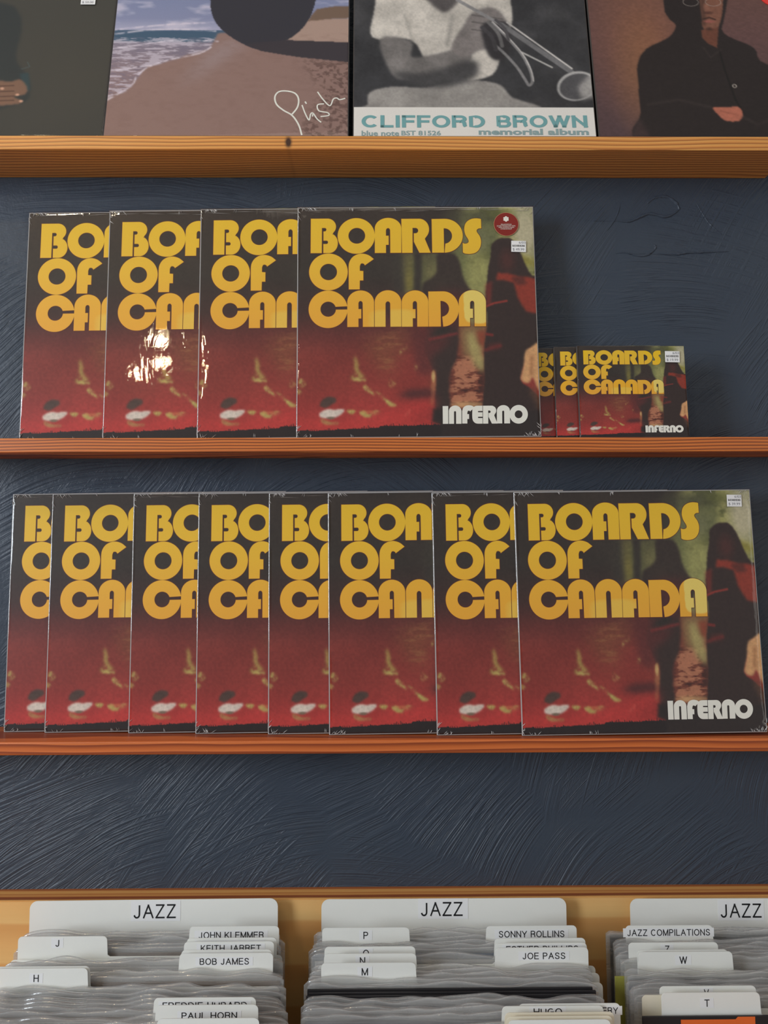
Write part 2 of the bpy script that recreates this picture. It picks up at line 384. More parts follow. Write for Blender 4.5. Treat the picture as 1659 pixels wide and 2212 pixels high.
def text_mesh(name, body, x0, x1, z0, z1, y=0.0, bold=0.0, shear=0.0, keep=False):
    cu = bpy.data.curves.new('txt', 'FONT'); cu.body = body; cu.offset = bold; cu.shear = shear; cu.resolution_u = 3
    ob = bpy.data.objects.new('txt', cu); C.objects.link(ob)
    dg = bpy.context.evaluated_depsgraph_get(); ev = ob.evaluated_get(dg); me = ev.to_mesh()
    V = [(v.co.x, v.co.y) for v in me.vertices]; Fc = [tuple(p.vertices) for p in me.polygons]
    ev.to_mesh_clear(); bpy.data.objects.remove(ob); bpy.data.curves.remove(cu)
    ax = min(v[0] for v in V); bx = max(v[0] for v in V); az = min(v[1] for v in V); bz = max(v[1] for v in V)
    sx = (x1-x0)/(bx-ax); sz = (z1-z0)/(bz-az)
    m = mk_mesh(name, [(x0+(v[0]-ax)*sx, y, z0+(v[1]-az)*sz) for v in V], Fc)
    return m
def join_meshes(name, ms):
    V, Fc = [], []
    for m in ms:
        b = len(V); V += [tuple(v.co) for v in m.vertices]; Fc += [tuple(i+b for i in p.vertices) for p in m.polygons]
    return mk_mesh(name, V, Fc)

def homography(src, dst):
    A, B = [], []
    for (x, y), (u, v) in zip(src, dst):
        A.append([x, y, 1, 0, 0, 0, -u*x, -u*y]); B.append(u)
        A.append([0, 0, 0, x, y, 1, -v*x, -v*y]); B.append(v)
    h = np.append(np.linalg.solve(np.array(A, float), np.array(B, float)), 1).reshape(3, 3)
    def f(x, y):
        w = h @ np.array([x, y, 1.0]); return float(w[0]/w[2]), float(w[1]/w[2])
    return f
SQ = [(0, 0), (1, 0), (1, 1), (0, 1)]

# ------------------------------------------------------------------ painting flat print onto a fine grid of vertices
class Print:
    def __init__(s, n, seed=1):
        s.n = n; g = np.linspace(0, 1, n+1); s.U, s.V = np.meshgrid(g, g); s.c = np.zeros((n+1, n+1, 3)); s.rng = np.random.RandomState(seed)
    def noise(s, fx, fy, octs=4, rough=0.5):
        out = np.zeros_like(s.U); amp = 1; tot = 0
        for o in range(octs):
            gx = int(fx*2**o)+2; gy = int(fy*2**o)+2
            g = s.rng.rand(gy+1, gx+1)
            x = s.U*(gx-1); y = s.V*(gy-1); xi = x.astype(int); yi = y.astype(int)
            tx = x-xi; ty = y-yi; tx = tx*tx*(3-2*tx); ty = ty*ty*(3-2*ty)
            out += amp*((g[yi, xi]*(1-tx)+g[yi, xi+1]*tx)*(1-ty)+(g[yi+1, xi]*(1-tx)+g[yi+1, xi+1]*tx)*ty)
            tot += amp; amp *= rough
        return out/tot
    def blur(s, m, sig):
        k = int(max(1, round(sig*s.n*2.5))); x = np.arange(-k, k+1); w = np.exp(-0.5*(x/(sig*s.n+1e-6))**2); w /= w.sum()
        p = np.pad(m, ((k, k), (k, k)), mode='edge')
        p = sum(w[i]*p[i:i+m.shape[0], :] for i in range(2*k+1))
        return sum(w[i]*p[:, i:i+m.shape[1]] for i in range(2*k+1))
    def poly(s, pts, sig=0.003, warp=0.0):
        x, y = s.U, s.V
        if warp:
            x = x+warp*(s.noise(14, 14, 3)-0.5)*2; y = y+warp*(s.noise(14, 14, 3)-0.5)*2
        m = np.zeros(x.shape, bool); n = len(pts)
        for i in range(n):
            x1, y1 = pts[i]; x2, y2 = pts[(i+1) % n]
            if y1 == y2: continue
            c = ((y1 > y) != (y2 > y)) & (x < (x2-x1)*(y-y1)/(y2-y1)+x1); m ^= c
        return s.blur(m.astype(float), sig) if sig else m.astype(float)
    def ell(s, cx, cy, rx, ry, soft=0.3, ang=0.0):
        c, si = math.cos(ang), math.sin(ang); dx = s.U-cx; dy = s.V-cy
        d = np.sqrt(((dx*c+dy*si)/rx)**2+((-dx*si+dy*c)/ry)**2)
        return np.clip((1+soft-d)/(2*soft), 0, 1)
    def line(s, pts, w, soft=0.0015):
        d = np.full(s.U.shape, 9.0)
        for (x1, y1), (x2, y2) in zip(pts[:-1], pts[1:]):
            vx, vy = x2-x1, y2-y1; t = np.clip(((s.U-x1)*vx+(s.V-y1)*vy)/(vx*vx+vy*vy+1e-12), 0, 1)
            d = np.minimum(d, np.hypot(s.U-x1-t*vx, s.V-y1-t*vy))
        return np.clip((w+soft-d)/(2*soft), 0, 1)
    def put(s, mask, col, a=1.0):
        m = np.clip(mask*a, 0, 1)[..., None]; col = np.asarray(col, float)
        s.c = s.c*(1-m)+col*m
    def grad(s, stops):
        v = [p for p, _ in stops]
        for k in range(3): s.c[..., k] = np.interp(s.V, v, [c[k] for _, c in stops])
    def mesh(s, name, size=0.315, inset=0.0012, y=-0.0003):
        n = s.n; X = (s.U-0.5)*(size-2*inset); Z = inset+(1-s.V)*(size-2*inset)
        V = np.stack([X, np.full_like(X, y), Z], -1).reshape(-1, 3)
        i = np.arange(n*(n+1)).reshape(n, n+1)[:, :n].ravel(); Fc = np.stack([i, i+n+1, i+n+2, i+1], 1)
        m = bpy.data.meshes.new(name); m.vertices.add(len(V)); m.vertices.foreach_set('co', V.astype(np.float32).ravel())
        m.loops.add(Fc.size); m.loops.foreach_set('vertex_index', Fc.astype(np.int32).ravel())
        m.polygons.add(len(Fc)); m.polygons.foreach_set('loop_start', np.arange(0, Fc.size, 4, dtype=np.int32))
        m.update(calc_edges=True)
        a = m.color_attributes.new('print', 'FLOAT_COLOR', 'POINT')
        col = np.ones((len(V), 4), np.float32); col[:, :3] = np.clip((lin(np.clip(s.c, 0, 255))-0.010)/K, 0.002, 0.9).reshape(-1, 3)
        a.data.foreach_set('color', col.ravel())
        m.materials.append(M['print'])
        return m

# ------------------------------------------------------------------ the red and yellow cover
QUAD = homography([(643, 450), (1157, 452), (1171, 946), (640, 947)], SQ)
def q(x, y): return QUAD(620+x/2.765, 430+y/2.765)           # traced on an enlargement
def Q(*pts): return [q(x, y) for x, y in pts]
def red_cover_print():
    p = Print(360, 4)
    p.grad([(0, (50, 43, 38)), (0.30, (52, 46, 41)), (0.46, (62, 44, 40)), (0.56, (92, 46, 42)), (0.66, (116, 50, 44)), (0.80, (124, 50, 44)), (0.90, (140, 50, 46)), (0.955, (158, 52, 48)), (1, (150, 50, 46))])
    n = p.noise(5, 5, 5); p.c *= (0.86+0.28*n)[..., None]
    # pale undergrowth behind the right-hand side
    bg = p.poly(Q((700, 330), (900, 330), (1000, 40), (1560, 40), (1560, 760), (1060, 760), (1000, 560), (700, 560)), 0.025)
    n2 = p.noise(9, 7, 4)
    p.put(bg, (96, 97, 62), 1.0)
    p.put(bg*np.clip((n2-0.40)*4, 0, 1), (146, 142, 88), 0.85); p.put(bg*np.clip((0.42-p.noise(16, 22, 4))*7, 0, 1), (70, 72, 42), 0.7)
    p.put(p.poly(Q((880, 40), (1080, 40), (1000, 340), (700, 340), (700, 200)), 0.02), (48, 42, 38), 0.9)
    p.put(p.ell(*q(1150, 110), 0.10, 0.03, 0.7), (66, 66, 48), 0.8)
    p.put(p.ell(*q(1440, 200), 0.055, 0.12, 0.5), (168, 160, 134), 0.9)
    p.put(p.ell(*q(1455, 90), 0.06, 0.03, 0.6), (150, 146, 118), 0.6)
    p.put(p.ell(*q(1300, 100), 0.05, 0.02, 0.6), (92, 94, 50), 0.6)
    p.put(p.ell(*q(1430, 380), 0.06, 0.022, 0.6, 0.3), (120, 112, 48), 0.8)
    p.put(p.ell(*q(1160, 470), 0.055, 0.12, 0.5), (154, 150, 92), 0.6)
    p.put(p.ell(*q(1150, 250), 0.07, 0.05, 0.6), (100, 100, 74), 0.6)
    # two pale tree gaps
    p.put(p.poly(Q((690, 340), (760, 330), (765, 540), (715, 550), (700, 480)), 0.010), (92, 84, 52), 0.8)
    p.put(p.ell(*q(735, 510), 0.02, 0.05, 0.6), (112, 102, 52), 0.7)
    p.put(p.poly(Q((815, 340), (905, 330), (900, 470), (850, 500), (815, 520)), 0.010), (80, 76, 52), 0.85)
    p.put(p.ell(*q(865, 450), 0.02, 0.03, 0.6), (108, 102, 66), 0.6)
    p.put(p.poly(Q((640, 330), (700, 330), (705, 560), (640, 560)), 0.012), (50, 45, 41), 0.9)
    p.put(p.poly(Q((765, 330), (815, 330), (812, 560), (765, 560)), 0.006), (48, 42, 39), 0.9)
    # lower right: earth, grass, leaf litter
    p.put(p.poly(Q((820, 770), (1220, 770), (1220, 1250), (880, 1260), (860, 1000)), 0.02), (104, 52, 42), 0.85)
    litter = p.poly(Q((1000, 960), (1100, 930), (1200, 960), (1205, 1260), (975, 1260), (985, 1080)), 0.012)
    p.put(litter, (100, 56, 44), 0.9)
    n4 = p.noise(17, 44, 4, 0.62); n4 = (n4-n4.mean())*1.5+0.5
    p.put(litter*np.clip((n4-0.50)*7, 0, 1), (166, 112, 84), 0.8)
    p.put(litter*np.clip((0.44-n4)*8, 0, 1), (58, 36, 32), 0.8)
    p.put(p.poly(Q((1035, 770), (1195, 770), (1195, 900), (1060, 960), (1045, 880)), 0.012), (122, 100, 66), 0.85)
    p.put(p.poly(Q((1090, 820), (1130, 810), (1165, 900), (1190, 960), (1190, 1050), (1140, 1020), (1105, 950)), 0.010, 0.01), (150, 138, 88), 0.9)
    p.put(p.poly(Q((1140, 800), (1195, 800), (1195, 900), (1160, 880)), 0.008), (120, 52, 38), 0.8)
    p.put(p.ell(*q(1080, 1240), 0.07, 0.013, 0.5), (178, 140, 98), 0.8)
    # middle ground streaks
    mg = p.poly(Q((460, 880), (700, 790), (760, 800), (650, 960), (610, 1070), (480, 930)), 0.03)
    n5 = p.noise(20, 60, 4, 0.6)
    p.put(mg, (114, 68, 48), 0.7); p.put(mg*np.clip((n5-0.5)*6, 0, 1), (140, 98, 62), 0.55)
    # first dark figure
    p.put(p.poly(smooth(Q((905, 335), (960, 330), (1020, 345), (1050, 400), (1070, 480), (1105, 550), (1140, 600), (1100, 700), (1040, 770), (1030, 860),
                (1020, 960), (985, 1040), (975, 1150), (975, 1265), (890, 1265), (890, 1150), (895, 1060), (860, 1000), (830, 900), (840, 790), (820, 640), (815, 520), (855, 490), (900, 450)), 4, True), 0.005, 0.006), (50, 41, 38), 0.95)
    p.put(p.poly(Q((900, 560), (1080, 560), (1060, 640), (1040, 780), (900, 780)), 0.02), (86, 40, 38), 0.6)
    p.put(p.poly(Q((740, 780), (880, 770), (860, 860), (1000, 840), (950, 900), (870, 960), (880, 1060), (790, 1060), (760, 900)), 0.016, 0.01), (82, 42, 40), 0.85)
    p.put(p.poly(Q((870, 820), (930, 780), (990, 775), (975, 800), (930, 815)), 0.005), (44, 40, 36), 0.9)
    p.put(p.ell(*q(1012, 812), 0.012, 0.010, 0.4), (46, 42, 38), 0.9)
    p.put(p.line(Q((860, 850), (930, 835), (1020, 815)), 0.006, 0.006), (120, 46, 44), 0.7)
    p.put(p.poly(Q((868, 1050), (892, 1030), (896, 1120), (880, 1250), (862, 1230)), 0.004, 0.004), (150, 96, 66), 0.85)
    p.put(p.ell(*q(880, 1070), 0.007, 0.022, 0.4), (176, 150, 98), 0.8)
    # second figure: long hair, red shirt, dark skirt
    p.put(p.poly(smooth(Q((1240, 280), (1290, 245), (1350, 245), (1395, 300), (1440, 400), (1480, 470), (1530, 500), (1535, 900), (1470, 900), (1430, 1010), (1410, 1100),
                (1470, 1150), (1540, 1250), (1540, 1440), (1190, 1440), (1190, 1100), (1190, 900), (1205, 760), (1200, 600), (1215, 450), (1232, 350)), 4, True), 0.003, 0.004), (50, 39, 36), 1.0)
    p.put(p.poly(Q((1268, 450), (1330, 455), (1400, 480), (1470, 480), (1530, 500), (1530, 700), (1450, 690), (1390, 600), (1370, 520), (1310, 500), (1262, 500)), 0.005, 0.008), (124, 50, 38), 1.0)
    p.put(p.poly(Q((1345, 480), (1420, 470), (1450, 520), (1390, 530)), 0.006, 0.006), (66, 38, 34), 0.7)
    p.put(p.ell(*q(1330, 380), 0.030, 0.045, 0.6), (74, 42, 38), 0.7)
    p.put(p.poly(Q((1198, 520), (1240, 500), (1230, 640), (1198, 650)), 0.006), (110, 44, 38), 0.7)
    p.put(p.line(Q((1200, 655), (1250, 635), (1325, 622)), 0.004, 0.004), (140, 52, 44), 0.9)
    p.put(p.line(Q((1205, 820), (1235, 825)), 0.006, 0.004), (120, 44, 40), 0.8)
    p.put(p.line(Q((1200, 915), (1240, 900), (1285, 890)), 0.006, 0.006), (112, 42, 40), 0.7)
    p.put(p.poly(Q((1215, 880), (1290, 870), (1290, 910), (1200, 920)), 0.008), (92, 42, 38), 0.6)
    # the pale hand at the right edge
    p.put(p.poly(smooth(Q((1470, 900), (1530, 890), (1560, 1180), (1510, 1150), (1480, 1080), (1460, 1110), (1430, 1110), (1408, 1085), (1425, 1010), (1435, 930)), 4, True), 0.004), (182, 138, 96), 1.0)
    p.put(p.line(Q((1475, 960), (1470, 1060)), 0.006, 0.01), (132, 86, 56), 0.6)
    p.put(p.poly(Q((1450, 1150), (1500, 1130), (1530, 1220), (1530, 1300)), 0.01), (92, 62, 46), 0.6)
    # flecks of lit grass
    G = (160, 148, 84)
    def fleck(pts, a=1.0, col=G, sig=0.004): p.put(p.poly(smooth(Q(*pts), 3, True), sig, 0.009)*np.clip(p.noise(40, 40, 3)*2.6-0.45, 0.15, 1), col, a)
    fleck([(668, 945), (690, 905), (738, 884), (715, 910), (690, 925)])
    fleck([(395, 970), (410, 950), (430, 1000), (440, 1040), (465, 1065), (470, 1080), (430, 1085), (388, 1090), (400, 1040)], 0.8, (150, 134, 72), 0.006)
    fleck([(388, 1085), (430, 1075), (470, 1090), (450, 1102), (400, 1096)], 0.9)
    fleck([(453, 1135), (475, 1125), (505, 1150), (528, 1185), (490, 1172), (462, 1150)])
    fleck([(530, 1148), (560, 1165), (600, 1200), (655, 1240), (620, 1246), (585, 1210), (550, 1180)])
    fleck([(605, 1120), (615, 1085), (630, 1100), (650, 1110), (640, 1130), (615, 1130)], 0.9)
    fleck([(768, 1005), (776, 1000), (782, 1030), (772, 1035)], 0.8)
    fleck([(60, 1090), (80, 1075), (100, 1100), (105, 1125), (70, 1130)], 0.8)
    fleck([(62, 1150), (90, 1160), (66, 1185)], 0.6)
    fleck([(360, 1268), (410, 1268), (395, 1290), (375, 1290)])
    fleck([(430, 1285), (470, 1275), (490, 1300), (540, 1270), (560, 1285), (530, 1305), (500, 1320), (460, 1312)], 0.9)
    fleck([(440, 1275), (500, 1268), (540, 1275), (490, 1285)], 0.7, (176, 110, 70))
    fleck([(700, 1310), (730, 1275), (750, 1270), (725, 1300)], 0.7, (190, 120, 96))
    fleck([(770, 1225), (820, 1200), (800, 1222)], 0.6, (180, 90, 76))
    p.put(p.poly(Q((660, 1180), (740, 1150), (860, 1140), (900, 1190), (820, 1210), (740, 1210)), 0.012, 0.008), (62, 38, 38), 0.9)
    p.put(p.poly(Q((560, 1290), (760, 1220), (900, 1200), (880, 1260), (740, 1330), (560, 1350)), 0.02), (166, 54, 50), 0.7)
    # head and white blob
    p.put(p.poly(smooth(Q((205, 1210), (240, 1190), (285, 1195), (290, 1220), (262, 1235), (240, 1250), (215, 1252), (192, 1240)), 4, True), 0.004, 0.003), (66, 54, 48), 0.95)
    p.put(p.poly(smooth(Q((190, 1285), (230, 1262), (290, 1262), (335, 1260), (335, 1280), (300, 1305), (260, 1318), (215, 1315), (190, 1305)), 4, True), 0.004, 0.004), (184, 172, 160), 1.0)
    fleck([(195, 1320), (230, 1325), (260, 1335), (300, 1330), (290, 1350), (230, 1352), (200, 1340)], 0.8, (150, 122, 74))
    p.put(p.ell(*q(258, 1316), 0.015, 0.006, 0.5), (90, 82, 66), 0.8)
    # skyline of trees and hill along the bottom
    pts = [(50, 1392), (120, 1385)]; x = 130; rs = random.Random(5)
    while x < 930:
        base = 1392 - (x-130)*0.04 if x < 545 else 1366-(x-545)*0.02
        pts += [(x, base), (x+3, base - rs.choice((5, 9, 13, 18, 7, 26 if x > 560 else 9))), (x+6, base)]; x += rs.choice((8, 12, 18))
    pts += [(940, 1345), (1560, 1350), (1560, 1480), (50, 1480)]
    p.put(p.poly(Q(*pts), 0.0012), (38, 32, 31), 1.0)
    p.put(p.poly(Q((880, 1260), (1560, 1280), (1560, 1480), (930, 1480), (920, 1360), (870, 1340)), 0.006), (44, 37, 35), 1.0)
    p.c *= (0.93+0.14*p.noise(120, 120, 2))[..., None]
    return p.mesh('cover_print')

def title_loops():
    o = 1659
    def A(l, r, top, bot, ry, si, so, ct, cyb, bar, bx, cr):
        """arched A: l, r outer; si/so inner edges of the two stems; ct counter top; bar = (y0, y1); bx its end"""
        cx = (l+r)/2
        lp = [(l, bot), (l, top+ry)] + arc(cx, top+ry, (r-l)/2, ry, 180, 360) + [(r, bot), (so, bot)]
        lp += arc((si+so)/2-1, ct+cr, (so-si)/2-1, cr, 360, 180, 12)
        if bar: lp += [(si, bar[0]), (bx, bar[0]), (bx, bar[1]), (si, bar[1])]
        return [lp+[(si, bot)]]
    L = []
    L.append([[(100, 125)] + arc(400, 270, 155, 145, 270, 405) + [(490, 410)] + arc(430, 565, 158, 178, 298, 450) + [(325, 743), (325, 580)]
              + arc(383, 550, 28, 30, 90, -90, 10) + [(328, 520), (328, 355)] + arc(350, 323, 32, 31, 90, -90, 10) + [(300, 292), (297, 743), (95, 743)]])
    L.append([arc(922, 440, 337, 320, 0, 354, 60), arc(932, 437, 152, 142, 0, 354, 40)])
    L.append(A(1258, 1737, 120, 748, 190, 1459, 1538, 303, 0, (440, 603), 1508, 46))
    L.append([[(o+80, 140)] + arc(o+400, 330, 180, 190, 270, 404) + [(o+503, 500), (o+608, 750), (o+405, 750), (o+305, 550), (o+305, 400)]
              + arc(o+335, 352, 50, 48, 90, -90, 12) + [(o+282, 303), (o+282, 750), (o+90, 750)]])
    L.append([[(o+628, 147)] + arc(o+860, 448, 330, 303, 270, 450) + [(o+875, 590)] + arc(o+858, 453, 138, 138, 80, -88) + [(o+845, 315), (o+852, 750), (o+637, 750)]])
    L.append([[(o+1520, 155), (o+1525, 320)] + smooth([(o+1480, 322), (o+1445, 345), (o+1445, 385), (o+1490, 450), (o+1515, 520), (o+1518, 590), (o+1500, 665), (o+1455, 730), (o+1390, 766), (o+1310, 778), (o+1230, 770), (o+1190, 750)], 4)
              + smooth([(o+1187, 578), (o+1225, 592), (o+1268, 586), (o+1294, 560), (o+1285, 515), (o+1240, 440), (o+1220, 370), (o+1218, 310), (o+1235, 240), (o+1280, 185), (o+1350, 150), (o+1430, 140), (o+1500, 147)], 4)])
    L.append([arc(417, 1082, 350, 330, 0, 354, 60), arc(418, 1083, 155, 147, 0, 354, 40)])
    L.append([[(785, 1397)] + smooth([(783, 1000), (790, 930), (815, 870), (860, 815), (930, 775), (1010, 758), (1080, 765), (1150, 790), (1200, 825), (1237, 857)], 4)
              + smooth([(1078, 967), (1060, 942), (1030, 932), (1002, 942), (985, 985)], 3) + [(985, 1065), (1048, 1070), (1048, 1238), (985, 1238), (982, 1397)]])
    L.append([arc(410, 1750, 352, 335, 1, 351, 60) + arc(412, 1748, 140, 135, 342, 4, 40)])
    L.append(A(757, 1241, 1417, 2068, 215, 959, 1038, 1605, 0, (1750, 1918), 1010, 46))
    L.append(A(1252, 1731, 1417, 2068, 215, 1448, 1535, 1615, 0, None, 0, 50))
    L.append(A(o+80, o+562, 1422, 2070, 215, o+280, o+360, 1613, 0, (1757, 1920), o+330, 46))
    L.append([[(o+562, 1445)] + arc(o+828, 1757, 285, 314, 270, 450) + [(o+812, 1905)] + arc(o+785, 1755, 150, 142, 78, -88) + [(o+780, 1613), (o+787, 2070), (o+570, 2070)]])
    L.append(A(o+1110, o+1599, 1425, 2071, 215, o+1313, o+1392, 1615, 0, (1757, 1920), o+1365, 46))
    return L, (660, 460, 8.295)
def name_loops():
    def N(l, r, top, bot, ry, si, so, ct, cr):
        return [[(l, bot), (l, top+ry)] + arc((l+r)/2, top+ry, (r-l)/2, ry, 180, 360) + [(r, bot), (so, bot)] + arc((si+so)/2, ct+cr, (so-si)/2, cr, 360, 180, 8) + [(si, bot)]]
    L = [[[(122, 137), (205, 137), (205, 400), (124, 400)]], N(215, 403, 130, 400, 85, 292, 322, 213, 16)]
    L.append([[(413, 397)] + smooth([(413, 215), (430, 165), (465, 137), (510, 128), (560, 135), (600, 160)], 4) + smooth([(535, 218), (515, 207), (497, 215), (490, 245)], 3)
              + [(490, 258), (517, 258), (517, 330), (490, 330), (490, 397)]])
    L.append([smooth([(660, 135), (610, 140), (575, 172), (565, 225), (565, 310), (578, 360), (612, 392), (650, 400)], 4) + [(718, 400), (718, 317), (655, 317), (648, 307), (655, 298), (718, 298), (718, 233), (655, 232), (648, 222), (655, 214), (718, 214), (718, 135)]])
    L.append([[(725, 136)] + arc(850, 208, 73, 73, 270, 405, 16) + [(893, 280), (942, 400), (857, 400), (808, 300), (808, 243)] + arc(822, 225, 17, 18, 90, -90, 8) + [(803, 207), (803, 400), (725, 400)]])
    L.append(N(932, 1128, 128, 398, 85, 1012, 1042, 210, 16))
    L.append([arc(1258, 265, 137, 138, 0, 352, 45), arc(1257, 265, 58, 58, 0, 348, 30)])
    return L, (940, 860, 6.9125)
def lettering(name, src, y, g=0.0):
    L, (ox, oy, s) = src; out = []
    for loops in L:
        lp2 = []
        for k, lp in enumerate(loops):
            if g: lp = grow(lp, g if k == 0 else -g)
            uv = [QUAD(ox+x/s, oy+yy/s) for x, yy in lp]
            lp2.append([((u-0.5)*0.315, (1-v)*0.315) for u, v in uv])
        out.append(lp2)
    return flat_mesh(name, out, y)

RED_PRINT = red_cover_print()
TITLE = lettering('title_lettering', title_loops(), -0.00055); TITLE.materials.append(M['letter'])
TITLE_EDGE = lettering('lettering_outline', title_loops(), -0.00042, 9.0); TITLE_EDGE.materials.append(M['outline_ink'])
NAME = lettering('album_name_lettering', name_loops(), -0.0005); NAME.materials.append(M['white_ink'])

# ------------------------------------------------------------------ shrink wrap: a thin shell with creases at corners and seams
def wrap_mesh(seed, t, size=0.315):
    rng = np.random.RandomState(seed); n = 84
    a = np.linspace(0, math.pi, n-1); s = (1-np.cos(a))/2
    s = 0.55*s+0.45*np.linspace(0, 1, n-1)
    g = np.concatenate([[0.0], s, [1.0]])
    U, V = np.meshgrid(g, g); h = np.zeros_like(U)
    for cu, cv in ((0, 0), (1, 0), (0, 1), (1, 1)):
        dx = np.abs(U-cu); dy = np.abs(V-cv); r = np.hypot(dx, dy); th = np.arctan2(dy, dx)
        amp = rng.uniform(0.0003, 0.0009); f = rng.uniform(26, 40)
        h += amp*np.exp(-(r/0.055)**2)*np.sin(th*f+rng.rand()*6)
    for _ in range(7):                                      # short puckers along the seams
        v0 = rng.choice([0.0, 1.0]); u0 = rng.uniform(0.1, 0.9)
        h += rng.uniform(0.0003, 0.0008)*np.exp(-((U-u0-(V-v0)*rng.uniform(-1, 1))/0.006)**2)*np.exp(-np.abs(V-v0)/0.018)
    for _ in range(5):                                      # long shallow tension waves
        ax = rng.uniform(0, math.pi); h += 0.00010*np.sin((U*math.cos(ax)+V*math.sin(ax))*rng.uniform(5, 13)+rng.rand()*6)
    h += 0.0004*np.exp(-(U/0.03)**2)*np.sin(V*9+rng.rand()*6)
    edge = np.minimum(np.minimum(U, 1-U), np.minimum(V, 1-V))
    h = np.clip(h, -0.0002, 0.0006)*np.clip(edge/0.01, 0.15, 1)
    X = (U-0.5)*(size+0.0014); Z = -0.0003+(1-V)*(size+0.001)
    Y = -0.0009-h+0.0004*np.exp(-(edge/0.006))+0.0006*(np.exp(-U/0.028)+np.exp(-(1-U)/0.028))
    X[:, 0] -= 0.0004; X[:, -1] += 0.0004; Y[:, 0] = t; Y[:, -1] = t; Y[0, :] = t; Y[-1, :] = t
    m1 = n+1; Vv = np.stack([X, Y, Z], -1).reshape(-1, 3)
    i = np.arange(n*m1).reshape(n, m1)[:, :n].ravel(); Fc = np.stack([i, i+m1, i+m1+1, i+1], 1)
    m = mk_mesh('shrink_wrap', Vv, [tuple(int(k) for k in f) for f in Fc])
    m.polygons.foreach_set('use_smooth', [True]*len(m.polygons)); m.materials.append(M['film'])
    return m
WRAPS = {}
def wrap(seed, t):
    if (seed, t) not in WRAPS: WRAPS[(seed, t)] = wrap_mesh(seed, t)
    return WRAPS[(seed, t)]

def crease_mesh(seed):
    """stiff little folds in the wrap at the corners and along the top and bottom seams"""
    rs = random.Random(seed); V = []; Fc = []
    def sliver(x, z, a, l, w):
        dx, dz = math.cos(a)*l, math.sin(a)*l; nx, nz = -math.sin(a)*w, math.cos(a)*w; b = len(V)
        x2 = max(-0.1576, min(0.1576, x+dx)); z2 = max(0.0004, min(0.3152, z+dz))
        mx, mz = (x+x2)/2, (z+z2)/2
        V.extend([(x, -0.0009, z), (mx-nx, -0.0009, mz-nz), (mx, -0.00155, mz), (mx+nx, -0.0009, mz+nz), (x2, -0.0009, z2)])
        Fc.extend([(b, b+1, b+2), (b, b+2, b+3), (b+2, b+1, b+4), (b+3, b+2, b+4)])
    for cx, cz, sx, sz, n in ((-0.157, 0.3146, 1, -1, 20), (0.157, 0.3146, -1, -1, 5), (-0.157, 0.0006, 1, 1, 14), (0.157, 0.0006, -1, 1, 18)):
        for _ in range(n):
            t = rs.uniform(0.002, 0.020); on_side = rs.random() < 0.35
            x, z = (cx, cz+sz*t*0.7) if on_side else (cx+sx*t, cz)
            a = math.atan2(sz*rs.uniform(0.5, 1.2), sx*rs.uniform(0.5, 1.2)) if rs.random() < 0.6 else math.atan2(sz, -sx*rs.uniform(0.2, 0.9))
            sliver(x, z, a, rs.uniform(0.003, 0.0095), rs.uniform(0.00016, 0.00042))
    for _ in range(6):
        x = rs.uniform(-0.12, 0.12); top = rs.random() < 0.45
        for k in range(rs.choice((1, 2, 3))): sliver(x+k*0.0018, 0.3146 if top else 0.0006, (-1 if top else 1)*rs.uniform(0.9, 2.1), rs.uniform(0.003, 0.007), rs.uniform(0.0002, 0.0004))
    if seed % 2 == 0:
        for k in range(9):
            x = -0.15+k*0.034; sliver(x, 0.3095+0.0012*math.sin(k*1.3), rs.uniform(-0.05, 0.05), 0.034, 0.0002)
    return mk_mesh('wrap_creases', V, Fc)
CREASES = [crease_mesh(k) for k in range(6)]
M['crease'] = plain('crease_glint_film', (190, 188, 186), 0.15, spec=1.0)  # pale colour paints in the bright reflections along the film's folds

def price_sticker(parent, x, z, price, w=0.0195, h=0.0155, tilt=0.0, y=-0.0016):
    s = link('price_sticker', slab_mesh('price_sticker', [(0, 0), (w, 0), (w, h), (0, h)], -0.0002, 0.0), M['label_paper'], parent, (x, y, z))
    s.rotation_euler = (0, tilt, 0)
    link('price_text', text_mesh('price_text', price, w*0.10, w*0.88, h*0.08, h*0.33, -0.0004), M['grey_ink'], s)
    link('store_text', text_mesh('store_text', 'BLACK NOISE RECORDS', w*0.08, w*0.92, h*0.46, h*0.64, -0.0004, 0.012), M['black_ink'], s)
    link('date_text', text_mesh('date_text', '6/03', w*0.52, w*0.96, h*0.74, h*0.94, -0.0004), M['grey_ink'], s)
    return s
def round_sticker(parent, x, z, r=0.0165, y=-0.0016):
    s = link('round_sticker', slab_mesh('round_sticker', arc(0, 0, r, r, 0, 350, 35), -0.0002, 0), M['sticker_rim'], parent, (x, y, z))
    link('sticker_disc', flat_mesh('sticker_disc', [[arc(0, 0, r*0.975, r*0.975, 0, 352, 44)]], -0.0003), M['sticker_red'], s)
    hx = [arc(math.cos(math.radians(30+60*k))*r*0.155, r*0.44+math.sin(math.radians(30+60*k))*r*0.155, r*0.085, r*0.085, 0, 340, 17) for k in range(6)]
    link('hexagon_emblem', flat_mesh('hexagon_emblem', [[a] for a in hx+[arc(0, r*0.44, r*0.075, r*0.075, 0, 340, 17)]], -0.0005), M['white_ink'], s)
    rows = [('DELUXE EDITION', 0.43, -0.02), ('2LP RED TRANSLUCENT VINYL', 0.76, -0.15), ('TRIPLE GATEFOLD SLEEVE', 0.64, -0.28), ('16 PAGE BOOKLET', 0.46, -0.41)]
    link('sticker_text', join_meshes('sticker_text', [text_mesh('r', b, -r*w, r*w, r*(z0-0.045), r*(z0+0.04), -0.0005, 0.01) for b, w, z0 in rows]), M['white_ink'], s)
    return s

